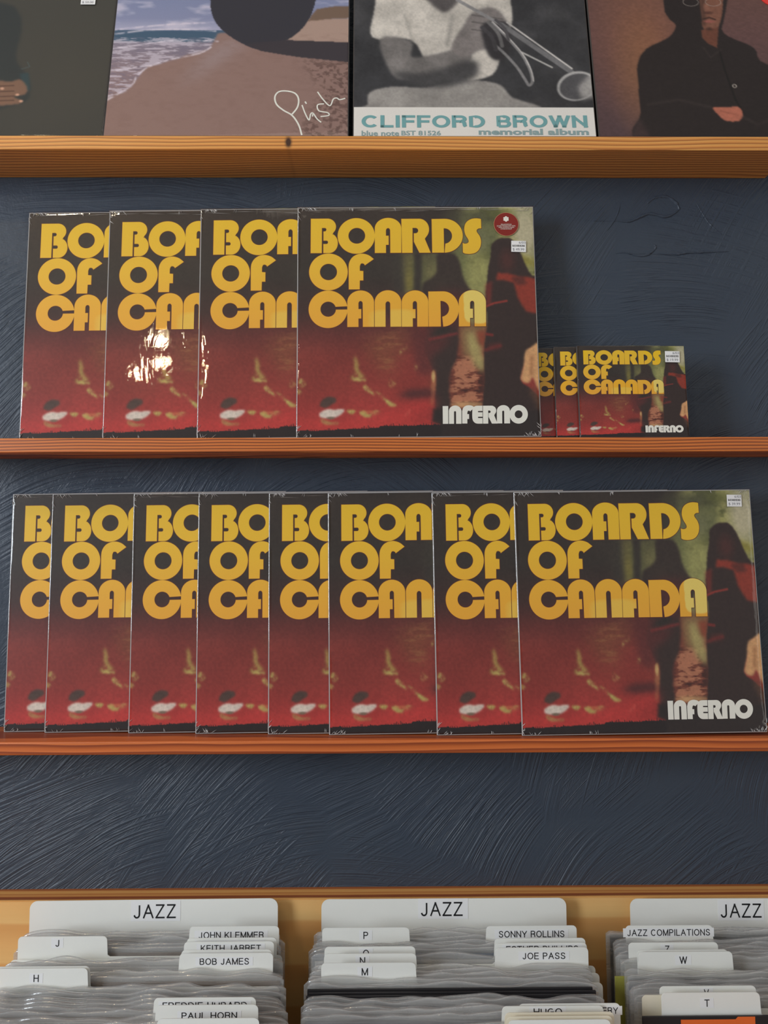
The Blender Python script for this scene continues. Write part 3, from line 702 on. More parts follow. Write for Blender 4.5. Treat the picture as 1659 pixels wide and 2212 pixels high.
def make_red_record(t, seed):
    r = empty('record_album')
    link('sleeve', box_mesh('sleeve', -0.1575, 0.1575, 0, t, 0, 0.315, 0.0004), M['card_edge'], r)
    a = link('cover_art', RED_PRINT, None, r)
    link('lettering_outline', TITLE_EDGE, None, a); link('title_lettering', TITLE, None, a); link('album_name_lettering', NAME, None, a)
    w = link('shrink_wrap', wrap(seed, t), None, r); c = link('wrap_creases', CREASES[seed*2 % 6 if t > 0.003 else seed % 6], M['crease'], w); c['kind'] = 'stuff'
    return r

# ------------------------------------------------------------------ the setting
wall = link('wall_back', box_mesh('wall_back', -2.4, 2.4, 0, 0.12, 0, 3.2), M['plaster']); wall['kind'] = 'structure'
fl = link('floor', box_mesh('floor', -2.4, 2.4, -3.4, 0.12, -0.1, 0), M['floor']); fl['kind'] = 'structure'

def ridge(name, pts, w, h, seed):
    """a raised rib of plaster left by the trowel, hugging the wall"""
    rs = random.Random(seed); P = [(at(x, y, 0).x, at(x, y, 0).z) for x, y in smooth(pts, 6)]; V = []; n = len(P)
    for i, (x, z) in enumerate(P):
        a = P[max(0, i-1)]; b = P[min(n-1, i+1)]; d = Vector((b[0]-a[0], b[1]-a[1])).normalized(); nx, nz = -d.y, d.x
        f = math.sin(math.pi*(i+0.3)/(n-0.4))**0.5*rs.uniform(0.6, 1.2); ww = w*f; hh = h*f
        V += [(x-nx*ww, 0.0005, z-nz*ww), (x-nx*ww*0.5, -hh*0.8, z-nz*ww*0.5), (x+nx*ww*0.1, -hh, z+nz*ww*0.1), (x+nx*ww, 0.0005, z+nz*ww)]
    Fc = [(4*i+k, 4*i+k+1, 4*i+k+5, 4*i+k+4) for i in range(n-1) for k in range(3)]
    m = mk_mesh(name, V, Fc); m.polygons.foreach_set('use_smooth', [True]*len(m.polygons))
    return link(name, m, M['plaster'], wall)
for k, (pts, w, h) in enumerate([
        ([(1325, 476), (1360, 478), (1400, 462), (1440, 468), (1468, 452)], 0.0028, 0.0026),
        ([(1398, 440), (1412, 428), (1440, 425), (1462, 440), (1468, 455)], 0.0030, 0.0022),
        ([(1330, 548), (1350, 545), (1385, 553), (1408, 544), (1416, 532), (1400, 522)], 0.0022, 0.0018),
        ([(1420, 548), (1460, 550), (1485, 546), (1520, 545), (1575, 543)], 0.0020, 0.0022),
        ([(1262, 476), (1290, 477), (1326, 478)], 0.0012, 0.0009),
        ([(1310, 500), (1330, 470), (1340, 440)], 0.0015, 0.0009),
        ([(1505, 440), (1530, 480), (1560, 508)], 0.0016, 0.0011)]):
    ridge('plaster_ridge', pts, w, h, k)

def shelf(name, z_top, th, x0, x1, depth, mat, label, bev=0.0012):
    m = box_mesh(name, x0, x1, 0, depth, -th, 0, bev, 2)
    o = link(name, m, mat, None, (0, -depth, z_top)); tag(o, label, 'shelf', 'wall shelves'); return o
D = 0.079
Z_TOP, Z_MID, Z_LOW = at(830, 293.5, -D).z, at(830, 945, -D).z, at(830, 1599, -D).z
xe = at(1652, 378, 0).x
shelf('wall_shelf', Z_TOP, 0.0180, -1.6, xe, D, M['pine_knot'], 'knotty honey pine wall shelf holding four different records, topmost of the three')
shelf('wall_shelf', Z_MID, 0.0185, -1.6, 1.6, D, M['red_pine'], 'reddish pine wall shelf holding four large records and three small ones, middle of the three')
shelf('wall_shelf', Z_LOW, 0.0168, -1.6, 1.6, D, M['amber_pine'], 'amber pine wall shelf holding the row of eight records, lowest of the three', 0.002)

# ------------------------------------------------------------------ records on the shelves
def stand(o, px_left, z, d, lean, size=0.315, px_top=None, h=0.315):
    """bottom front edge at distance d from the wall, leaning back; the left edge is seen from px_left up to px_top"""
    roll = 0.0; x = 0.0
    for _ in range(6):
        M4 = Matrix.Rotation(-lean, 4, 'X') @ Matrix.Rotation(roll, 4, 'Y')
        lift = abs(math.sin(roll))*size/2
        def pr(lx, lz): return project(Vector((x, -d, z+0.0004+lift))+(M4 @ Vector((lx, 0, lz))))[0]
        x += (px_left-pr(-size/2, 0))*(CAM.y*-1-d)/F_PX
        if px_top is not None:
            e = (px_top-pr(-size/2, h))-(px_left-pr(-size/2, 0)); roll += 0.9*e*(-CAM.y-d)/F_PX/h
            roll = max(-0.010, min(0.010, roll))
    o.location = (x, -d, z+0.0004+abs(math.sin(roll))*size/2)
    o.rotation_euler = (Matrix.Rotation(-lean, 3, 'X') @ Matrix.Rotation(roll, 3, 'Y')).to_euler()
    return o
mid = [(41, 0.047, 0.096, 57), (221, 0.054, 0.099, 236), (425, 0.061, 0.102, 432), (640, 0.068, 0.105, 643)]
mid_labels = ['red and black record with yellow lettering, leftmost on the middle shelf',
              'red record with bright lamp glints, second from left on the middle shelf',
              'red and black record, third from left on the middle shelf',
              'fully seen red and black record with a round red sticker, middle shelf']
for k, (px, d, lean, pt) in enumerate(mid):
    r = make_red_record(0.0040, 10+k); stand(r, px, Z_MID, d, lean, px_top=pt)
    tag(r, mid_labels[k], 'record', 'red covered records on the middle shelf')
    if k == 3:
        round_sticker(r, (0.882-0.5)*0.315, (1-0.082)*0.315); price_sticker(r, (0.900-0.5)*0.315, (1-0.205)*0.315, '$ 49.99', tilt=0.03)
low = [(8, 0.0315, 0.083, 25), (96, 0.0362, 0.085, 110), (277, 0.0410, 0.087, 288), (422, 0.0455, 0.089, 428), (579, 0.0500, 0.091, 580), (711, 0.0545, 0.093, 706), (944, 0.0590, 0.095, 928), (1128, 0.0635, 0.097, 1106)]
ords = ['leftmost, only one letter wide', 'second from the left', 'third from the left',
        'fourth from the left', 'fifth from the left', 'sixth from the left, three letters wide', 'seventh, partly behind the fully seen one', 'rightmost, fully seen with a price sticker']
for k, (px, d, lean, pt) in enumerate(low):
    r = make_red_record(0.0022, 20+k); stand(r, px, Z_LOW, d, lean, px_top=pt)
    tag(r, 'red record in the lower row of eight, '+ords[k], 'record', 'red covered records on the lower shelf')
    if k == 7: price_sticker(r, (0.897-0.5)*0.315, (1-0.073)*0.315, '$ 39.99', 0.0195, 0.0158, tilt=0.02)
# the three small digipaks: same print at its own proportions
cds = [(1150, 0.052, 0.10, 'small red and black disc package mostly hidden behind the large record'),
       (1203, 0.060, 0.11, 'small red and black disc package, middle of the three'),
       (1254, 0.068, 0.12, 'small red and black disc package with a price sticker, fully seen at the right')]
for k, (px, d, lean, lb) in enumerate(cds):
    r = empty('disc_package'); sx, sz = 0.141/0.315, 0.1235/0.315
    link('case', box_mesh('case', -0.0705, 0.0705, 0, 0.0056, 0, 0.1235, 0.0004), M['dark_edge'], r)
    a = link('cover_art', RED_PRINT, None, r); a.scale = (sx, 1, sz)
    for nm, me in (('lettering_outline', TITLE_EDGE), ('title_lettering', TITLE), ('album_name_lettering', NAME)): link(nm, me, None, a)
    w = link('shrink_wrap', wrap(31+k, 0.0056), None, r); w.scale = (sx, 0.7, sz)
    stand(r, px, Z_MID, d, lean, 0.141, h=0.1235)
    tag(r, lb, 'disc case', 'small disc packages beside the records')
    if k == 2: price_sticker(r, (0.812-0.5)*0.141, (1-0.185)*0.1235, '$ 19.99', 0.0190, 0.0150, tilt=0.02, y=-0.0017)

# ------------------------------------------------------------------ the four records on the top shelf
def beach_print(f):
    P = lambda *pts: [f(x, y) for x, y in pts]
    z = lambda x, y: (x/2.0, y/2.0)
    Z = lambda *pts: P(*[z(*a) for a in pts])
    p = Print(270, 9)
    p.grad([(0, (96, 108, 140)), (0.40, (120, 124, 150)), (0.46, (150, 148, 168)), (0.465, (60, 80, 100)), (0.52, (60, 82, 100)), (0.53, (120, 112, 124)), (0.7, (128, 108, 110)), (1, (124, 96, 88))])
    cl = p.noise(7, 22, 4); p.put((p.V < 0.462)*np.clip((cl-0.5)*5, 0, 1), (176, 170, 184), 0.8)
    sand = p.poly(Z((940, 150), (900, 215), (640, 290), (560, 380), (440, 445), (420, 620), (1560, 620), (1560, 150)), 0.004, 0.01)
    p.put(sand, (128, 102, 94))
    p.put(p.poly(Z((1240, 80), (1560, 80), (1560, 190), (1230, 180)), 0.003), (152, 128, 116))
    p.put(p.poly(Z((1330, 90), (1370, 40), (1560, 18), (1560, 75)), 0.003, 0.006), (104, 84, 70))
    p.put(p.poly(Z((900, 230), (1010, 160), (1060, 200), (860, 330), (760, 380)), 0.03), (142, 128, 130), 0.6)
    p.put(sand*np.clip((p.noise(30, 60, 4)-0.45)*2, 0, 1), (112, 86, 78), 0.35)
    p.put(p.poly(Z((1300, 260), (1560, 260), (1560, 620), (1260, 620), (1400, 400)), 0.02)*np.clip((p.noise(70, 90, 3)-0.48)*6, 0, 1), (88, 66, 60), 0.8)
    sea = (p.V > 0.50)*(1-sand)*(p.U < 0.55); ff = p.noise(16, 90, 4, 0.65)
    p.put(sea*np.clip((ff-0.48)*9, 0, 1), (176, 166, 176), 0.75); p.put(sea*np.clip((0.44-ff)*9, 0, 1), (104, 96, 112), 0.5)
    for pts in ([(490, 130), (600, 118), (760, 104), (920, 98)], [(480, 150), (640, 130), (800, 128), (930, 135)], [(480, 212), (600, 195), (760, 175), (940, 180)], [(910, 205), (860, 232), (720, 262), (640, 290), (590, 330), (560, 375), (440, 445)], [(475, 310), (600, 290), (650, 285)]):
        p.put(p.line(P(*[z(*a) for a in smooth(pts, 4)]), 0.0035, 0.0045)*np.clip(p.noise(60, 60, 2)*2.2-0.35, 0, 1), (196, 186, 194), 0.9)
    # a plain dark boulder and the shade it throws (printed on the cover)
    p.put(p.poly(smooth(Z((880, -400), (905, -60), (915, 60), (960, 130), (1040, 185), (1130, 215), (1240, 175), (1320, 110), (1362, 20), (1370, -80), (1380, -400)), 5, True), 0.002), (46, 44, 50))
    p.put(p.poly(Z((1060, 190), (1240, 174), (1560, 186), (1560, 275), (1290, 248), (1130, 222)), 0.0022), (52, 46, 50))
    return p.mesh('cover_print'), f
def horn_print(f):
    k = 1659/899.0
    P = lambda *pts: [f(760+x/k, y/k) for x, y in pts]
    S = lambda *pts: smooth(P(*pts), 4, True)
    p = Print(270, 12); p.grad([(0, (52, 52, 54)), (1, (50, 50, 52))])
    p.put(np.clip((p.noise(6, 7, 4)-0.55)*5, 0, 1), (68, 67, 68), 0.5)
    # a seated player in a pale shirt, plain and generic
    p.put(p.poly(S((60, 420), (70, 370), (160, 348), (300, 350), (420, 320), (580, 335), (640, 390), (730, 440), (60, 440)), 0.004), (128, 124, 120))
    p.put(p.poly(S((90, 20), (140, -300), (560, -300), (635, 10), (632, 120), (600, 200), (560, 300), (420, 320), (300, 250), (235, 160), (80, 150)), 0.004), (172, 166, 158))
    p.put(p.poly(S((260, -60), (450, -60), (420, 10), (370, 50), (320, 20)), 0.008), (74, 70, 70))
    p.put(p.poly(S((110, 155), (235, 165), (240, 230), (380, 205), (420, 190), (480, 210), (440, 270), (250, 315), (160, 300)), 0.006), (104, 100, 98))
    p.put(p.poly(S((160, 290), (300, 290), (480, 240), (500, 300), (400, 345), (260, 345)), 0.012), (62, 61, 62))
    p.put(p.line(P((400, 60), (380, 180)), 0.006, 0.012), (120, 116, 112), 0.7)
    p.put(p.line(P((210, 60), (240, 160)), 0.006, 0.01), (130, 126, 120), 0.6)
    p.put(p.poly(S((395, 190), (440, 110), (480, 50), (560, 30), (610, 70), (625, 130), (600, 190), (520, 200), (440, 230)), 0.006), (112, 106, 104))
    for y0 in (60, 88, 118): p.put(p.line(P((480, y0), (600, y0+16)), 0.003, 0.004), (70, 66, 66), 0.7)
    p.put(p.poly(S((520, 100), (620, 90), (640, 180), (600, 240), (540, 210)), 0.006, 0.006), (50, 48, 50))
    for a, b, w, c in (((420, 0), (600, 100), 0.008, (120, 118, 118)), ((600, 100), (880, 290), 0.012, (96, 95, 96)), ((620, 90), (880, 275), 0.004, (168, 164, 160)),
                       ((680, 210), (800, 270), 0.004, (150, 148, 144))):
        p.put(p.line(P(a, b), w, 0.003), c)
    for pts, w, c in (([(560, 90), (620, 150), (680, 220), (712, 280), (722, 325), (708, 342), (694, 322), (660, 270), (610, 215), (570, 180)], 0.0065, (112, 110, 110)),
                      ([(562, 88), (622, 147), (683, 217), (716, 280), (726, 325)], 0.002, (176, 172, 168)), ([(520, 110), (560, 150), (575, 200)], 0.009, (60, 58, 60)), ([(545, 90), (585, 135), (600, 185)], 0.008, (92, 90, 90)), ([(575, 80), (612, 118), (625, 160)], 0.007, (70, 68, 70))):
        p.put(p.line(P(*smooth(pts, 4)), w, 0.003), c)
    p.put(p.ell(*P((900, 345))[0], 0.088, 0.072, 0.05, -0.5), (150, 148, 146)); p.put(p.ell(*P((902, 347))[0], 0.078, 0.062, 0.06, -0.5), (74, 73, 75))
    p.put(p.poly(P((905, 350), (960, 290), (965, 390), (920, 400)), 0.01), (160, 156, 152), 0.8)
    nn = p.noise(10, 10, 5, 0.6); p.c *= (0.80+0.40*nn)[..., None]; p.c *= (0.94+0.12*p.noise(120, 120, 2))[..., None]
    p.put((p.V > f(900, 233.5)[1])*1.0, (196, 192, 186))
    return p.mesh('cover_print'), f
def hood_print(f):
    k = 1659/899.0
    P = lambda *pts: [f(760+x/k, y/k) for x, y in pts]
    S = lambda *pts: smooth(P(*pts), 4, True)
    p = Print(270, 15); p.grad([(0, (92, 66, 58)), (0.5, (88, 64, 62)), (1, (72, 56, 58))])
    p.put(p.ell(*P((1180, 170))[0], 0.16, 0.30, 0.8), (124, 82, 62), 0.75); p.put(p.ell(*P((1150, 300))[0], 0.08, 0.22, 0.8), (122, 86, 60), 0.5)
    p.put(p.poly(S((1265, -300), (1240, 0), (1260, 70), (1290, 105), (1260, 150), (1180, 190), (1140, 240), (1138, 330), (1150, 450), (1180, 570), (2000, 570), (1990, 300), (1660, 260), (1600, 190), (1480, 130), (1490, 40), (1520, -300)), 0.003, 0.003), (38, 33, 33))
    p.put(p.poly(S((1378, -300), (1484, -200), (1480, -40), (1478, 40), (1468, 90), (1450, 122), (1424, 130), (1400, 112), (1394, 60), (1384, -40)), 0.003), (110, 74, 60))
    p.put(p.poly(S((1384, -60), (1402, -60), (1408, 40), (1410, 100), (1398, 100), (1392, 40)), 0.006), (62, 44, 38), 0.8); p.put(p.ell(*P((1412, 30))[0], 0.012, 0.020, 0.5), (130, 88, 72), 0.7)
    p.put(p.poly(P((1392, 120), (1462, 110), (1456, 192), (1420, 175), (1395, 150)), 0.003), (94, 58, 46))
    p.put(p.poly(P((1398, 52), (1420, 45), (1440, 50), (1430, 58)), 0.003), (70, 44, 38), 0.8)
    p.put(p.ell(*P((1425, 86))[0], 0.022, 0.007, 0.5), (132, 78, 70)); p.put(p.line(P((1400, 76), (1425, 70), (1448, 78)), 0.0035, 0.003), (44, 30, 28), 0.8)
    p.put(p.ell(*P((1424, 116))[0], 0.014, 0.008, 0.6), (52, 36, 32), 0.7)
    for cx in (1350, 1440):
        p.put(p.line([(P((cx, 8))[0][0]+0.034*math.cos(a/8*math.pi), P((cx, 8))[0][1]+0.022*math.sin(a/8*math.pi)) for a in range(17)], 0.0014, 0.0018), (150, 140, 132), 0.7)
    p.put(p.line(P((1465, 200), (1490, 290), (1530, 400), (1560, 450)), 0.002, 0.005), (22, 19, 20)); p.put(p.line(P((1400, 190), (1430, 230), (1470, 200)), 0.003, 0.006), (56, 48, 46), 0.6)
    p.put(p.ell(*P((1526, 345))[0], 0.010, 0.010, 0.2), (140, 132, 124)); p.put(p.ell(*P((1526, 345))[0], 0.006, 0.006, 0.2), (50, 44, 42))
    p.put(p.poly(S((1440, 432), (1500, 430), (1540, 428), (1560, 455), (1545, 485), (1490, 485), (1462, 462)), 0.003), (158, 94, 76))
    p.put(p.line(P((1470, 445), (1540, 462)), 0.002, 0.005), (112, 62, 50), 0.5)
    p.put(p.line(P((1180, 420), (1300, 400), (1430, 430)), 0.003, 0.01), (58, 50, 48), 0.6); p.put(p.line(P((1560, 470), (1620, 500), (1700, 470)), 0.003, 0.01), (58, 50, 48), 0.6)
    p.put(p.poly(P((1138, 470), (1100, 570), (1200, 570), (1160, 500)), 0.01), (66, 50, 50), 0.6)
    p.c *= (0.93+0.14*p.noise(80, 120, 2))[..., None]
    return p.mesh('cover_print'), f
def hands_print(f):
    P = lambda *pts: [f(x/2.0, y/2.0) for x, y in pts]
    S = lambda *pts: smooth(P(*pts), 4, True)
    p = Print(270, 18); p.grad([(0, (62, 60, 54)), (0.5, (60, 58, 52)), (1, (54, 53, 49))])
    p.put(p.ell(0.9, 0.75, 0.3, 0.25, 0.8), (66, 62, 54), 0.6)
    p.put(p.poly(S((-400, -60), (0, 10), (80, 50), (95, 130), (70, 250), (110, 320), (132, 390), (60, 460), (-400, 500)), 0.006), (46, 49, 48))
    p.put(p.poly(P((85, 320), (125, 316), (132, 390), (112, 400)), 0.004), (46, 60, 62))
    p.put(p.poly(S((-60, 350), (40, 355), (90, 346), (118, 380), (110, 410), (60, 420), (100, 440), (60, 455), (-60, 450)), 0.004), (112, 84, 68))
    for y0 in (372, 396, 418, 436): p.put(p.line(P((-40, y0+4), (60, y0)), 0.0022, 0.003), (66, 46, 38), 0.8)
    for x0, y0 in ((76, 412), (92, 440), (10, 385)): p.put(p.ell(*P((x0, y0))[0], 0.008, 0.006, 0.5), (190, 146, 122), 0.9)
    p.put(p.line(P((95, 300), (130, 290), (120, 270)), 0.002, 0.002), (70, 84, 84), 0.7)
    return p.mesh('cover_print'), f

LEAN_TOP = math.radians(13.3); DT = 0.0755
def top_record(px, printer, label, film_seed, extra=None, size=0.315, wrapped=True, roll=0.0):
    r = empty('record_album')
    link('sleeve', box_mesh('sleeve', -size/2, size/2, 0, 0.0035, 0, size, 0.0004), M['dark_edge'], r)
    stand(r, px, Z_TOP, DT, LEAN_TOP, size)
    M4 = Matrix.Translation(r.location) @ r.rotation_euler.to_matrix().to_4x4()
    f = homography([project(M4 @ Vector(c)) for c in ((-size/2, 0, size), (size/2, 0, size), (size/2, 0, 0), (-size/2, 0, 0))], SQ)
    m, f = printer(f); a = link('cover_art', m, None, r)
    if wrapped: link('shrink_wrap', wrap(film_seed, 0.0035), None, r)
    tag(r, label, 'record', 'records on the top shelf')
    return r, a, f
def loc(f, x, y):
    u, v = f(x, y); return (u-0.5)*0.315, (1-v)*0.315
def rect_text(a, f, body, x0, y0, x1, y1, mat, bold=0.0, name='cover_lettering', yy=-0.0006):
    ax, az = loc(f, x0, y1); bx, bz = loc(f, x1, y0)
    return link(name, text_mesh(name, body, ax, bx, az, bz, yy, bold), mat, a)
r, a, f = top_record(-312, hands_print, 'dark olive record showing clasped hands, leftmost on the top shelf', 41)
x, z = loc(f, 175, 12); price_sticker(r, x, z, '$ 50.00', 0.0195, 0.0158)
r, a, f = top_record(222, beach_print, 'record with a sea and sand photograph and white signature on the top shelf', 42)
def stroke(pts, w):
    P = [loc(f, x/2.0, y/2.0) for x, y in smooth(pts, 7)]; V = []
    for i, (x, z) in enumerate(P):
        p0 = P[max(0, i-1)]; p1 = P[min(len(P)-1, i+1)]; d = Vector((p1[0]-p0[0], p1[1]-p0[1])).normalized(); V += [(x-d.y*w, -0.0006, z+d.x*w), (x+d.y*w, -0.0006, z-d.x*w)]
    return mk_mesh('s', V, [(2*i, 2*i+1, 2*i+3, 2*i+2) for i in range(len(P)-1)])
sig = [stroke([(1304, 585), (1290, 540), (1262, 500), (1225, 478), (1195, 452), (1188, 420), (1205, 398), (1240, 395), (1275, 405), (1290, 430), (1285, 465), (1262, 495)], 0.0011),
       stroke([(1305, 455), (1318, 490), (1335, 520), (1342, 495), (1352, 490), (1370, 515), (1388, 530)], 0.0009),
       stroke([(1318, 440), (1324, 450)], 0.0010), stroke([(1352, 490), (1350, 505)], 0.0008),
       stroke([(1400, 450), (1372, 455), (1378, 480), (1415, 488), (1420, 500), (1385, 505)], 0.0009),
       stroke([(1372, 398), (1395, 430), (1425, 458), (1440, 430), (1455, 425), (1468, 432), (1492, 426)], 0.0009)]
o = link('signature_lettering', join_meshes('signature_lettering', sig), M['white_ink'], a)
r, a, f = top_record(762, horn_print, 'black and white record of a horn player with teal lettering on the top shelf', 43, wrapped=False)
for body, x0, x1 in (('CLIFFORD', 781, 1047), ('BROWN', 1073, 1269)):
    ax, az = loc(f, x0, 276); bx, bz = loc(f, x1, 250)
    link('cover_lettering', sans_mesh('cover_lettering', body, ax, bx, az, bz, -0.0006, 0.24, 0.10), M['teal_ink'], a)
rect_text(a, f, 'blue note', 781, 283, 862, 294, M['taupe_ink'], 0.02); rect_text(a, f, 'BST 81526', 867, 283, 952, 293, M['taupe_ink'], 0.02)
rect_text(a, f, 'memorial album', 1034, 279, 1271, 292, M['taupe_ink'], 0.035)
r, a, f = top_record(1294, hood_print, 'brown record with a bearded person in a dark hood, rightmost on the top shelf', 44, wrapped=False)
x, z = loc(f, 1672, -12)
link('red_sticker', slab_mesh('red_sticker', arc(x, z, 0.0215, 0.0215, 0, 350, 35), -0.0012, -0.0004), M['bright_red'], r)

# ------------------------------------------------------------------ record browser along the wall
Z_BIN = 1.5-0.4785; Z_FL = 1.5-0.8190
yb = depth_for(830, 1940, Z_BIN); y_back = depth_for(830, 1914, Z_BIN)
def edge_band():
    t = NT('plywood_edge'); co = t.n('TexCoord').outputs['Object']; sp = t.n('SeparateXYZ', i_0=co)
    w = t.noise(t.mapping(co, (5, 60, 20)), 1.0, 3); f1 = t.noise(t.mapping(co, (30, 400, 200)), 1.0, 3)
    v = t.math('ADD', t.math('DIVIDE', sp.outputs[1], (y_back-yb)), t.math('MULTIPLY_ADD', w, 0.10, -0.05))
    L1, L2, D1 = alb4((206, 148, 84)), alb4((168, 104, 52)), alb4((112, 54, 32))
    col = t.ramp(v, [(0.0, L1), (0.06, L1), (0.10, D1), (0.25, D1), (0.30, L2), (0.36, L1), (0.48, L2), (0.56, L1), (0.72, L1), (0.78, L2), (0.88, D1), (1.0, L2)])
    col = t.mix(t.math('MULTIPLY', f1, 0.5), col, L2)
    b = t.bsdf(i_Roughness=0.5); t.t.links.new(col, b.inputs['Base Color']); return t.m
M['ply'] = edge_band()
bin_ = empty('record_browser', (0, yb, 0))
tag(bin_, 'maple plywood record browser against the wall holding three jazz stacks', 'record bin')
link('back_panel', box_mesh('back_panel', -1.5, 1.5, 0, y_back-yb, 0.0, Z_BIN-0.0015), M['maple'], bin_)
link('top_edge_band', box_mesh('top_edge_band', -1.5, 1.5, -0.0004, y_back-yb, Z_BIN-0.0015, Z_BIN, 0.0004), M['ply'], bin_)
link('bottom_panel', box_mesh('bottom_panel', -1.5, 1.5, -0.60, -0.0005, Z_FL-0.018, Z_FL), M['maple'], bin_)
link('front_panel', box_mesh('front_panel', -1.5, 1.5, -0.62, -0.6005, 0.0, Z_FL+0.20), M['maple'], bin_)
for x0 in (-1.52, 1.5005): link('side_panel', box_mesh('side_panel', x0, x0+0.0195, -0.62, y_back-yb, 0, Z_BIN-0.04), M['maple'], bin_)

def rrect(x0, x1, z0, z1, r, n=6):
    return arc(x1-r, z1-r, r, r, 0, 90, n)+arc(x0+r, z1-r, r, r, 90, 180, n)+[(x0, z0), (x1, z0)]
LB = math.radians(3.0)
def genre_card(px0, px1, py0, py1, tx0, tx1, sx0, sx1, sy0, sy1, label):
    """white plastic card with the printed JAZZ label; px are measured on its top edge"""
    Y = yb-0.014; pm = (px0+px1)/2; pym = (py0+py1)/2
    A = at(px0, py0, Y); B = at(px1, py1, Y); w = 0.318
    if abs((B.x-A.x)-w) > 0.03: B = A+Vector((w, 0, 0))
    w = B.x-A.x; top = (A.z+B.z)/2; h = (top-Z_FL)/math.cos(LB)
    o = empty('genre_divider', ((A.x+B.x)/2, Y-math.sin(LB)*h, Z_FL+0.0004+abs(B.z-A.z)*0.32)); o.rotation_euler = (-LB, -math.atan2(B.z-A.z, w)*0.6, 0)
    link('card', slab_mesh('card', rrect(-w/2, w/2, 0, h, 0.010), -0.0008, 0), M['white_card'], o)
    s = w/(px1-px0) if abs((px1-px0)*0.6e-3-w) < 0.05 else 0.595e-3
    fx = lambda p: (p-px0)*s-w/2
    fz = lambda p: h-(p-pym)*s*1.03
    lab = link('paper_label', slab_mesh('paper_label', [(fx(sx0), fz(sy1)), (fx(sx1), fz(sy1)), (fx(sx1), fz(sy0)), (fx(sx0), fz(sy0))], -0.0011, -0.0009), M['label_paper'], o)
    link('label_text', sans_mesh('label_text', 'JAZZ', fx(tx0), fx(tx1), fz(sy1-5.5), fz(sy0+7), -0.0013, 0.13), M['black_ink'], lab)
    tag(o, label, 'divider card', 'white jazz divider cards'); return Y
cardmeshes = {}
def index_card(px0, px1, py, side, text, tx0, tx1, tc, label, mat='white_card', th=0.0235, ztop=None, plain_=False):
    """thin divider with a raised tab (its top edge seen from px0 to px1 at py)"""
    zt = 1.5-0.4835 if ztop is None else 1.5-ztop
    Y = depth_for((px0+px1)/2, py, zt); A = at(px0, py, Y); B = at(px1, py, Y); tw = B.x-A.x; W = 0.316
    h = (zt-Z_FL)/math.cos(LB); lb = h-th; r = 0.005
    if side == 'L': xl = A.x; a, b = -W/2, -W/2+tw
    else: xl = B.x-W; a, b = W/2-tw, W/2
    top = arc(b-r, h-r, r, r, 0, 90, 5)+arc(a+r, h-r, r, r, 90, 180, 5)
    if side == 'L': pts = top+[(-W/2, 0), (W/2, 0)]+arc(W/2-r, lb-r, r, r, 0, 90, 4)+[(b+0.004, lb), (b+0.001, lb+0.002)]
    else: pts = top+[(a-0.001, lb+0.002), (a-0.004, lb)]+arc(-W/2+r, lb-r, r, r, 90, 180, 4)+[(-W/2, 0), (W/2, 0)]
    o = empty('index_divider', (xl+W/2, Y-math.sin(LB)*h, Z_FL+0.0004)); o.rotation_euler = (-LB, 0, 0)
    link('card', slab_mesh('card', pts, -0.0008, 0), M[mat], o)
    if text:
        s = tw/(px1-px0); fx = lambda p: (p-px0)*s+a
        zc = h-(tc-py)*s*1.12; hh = (6.8 if len(text) > 1 else 7.5)*s
        lab = link('paper_label', slab_mesh('paper_label', [(fx(tx0-9), zc-hh*1.35), (fx(tx1+9), zc-hh*1.35), (fx(tx1+9), zc+hh*1.35), (fx(tx0-9), zc+hh*1.35)], -0.0010, -0.0009), M['label_paper'], o)
        link('label_text', sans_mesh('label_text', text, fx(tx0), fx(tx1), zc-hh, zc+hh, -0.0012, 0.145), M['black_ink'], lab)
    tag(o, label, 'divider card', 'tabbed index cards in the record bins')
    return o.location.y

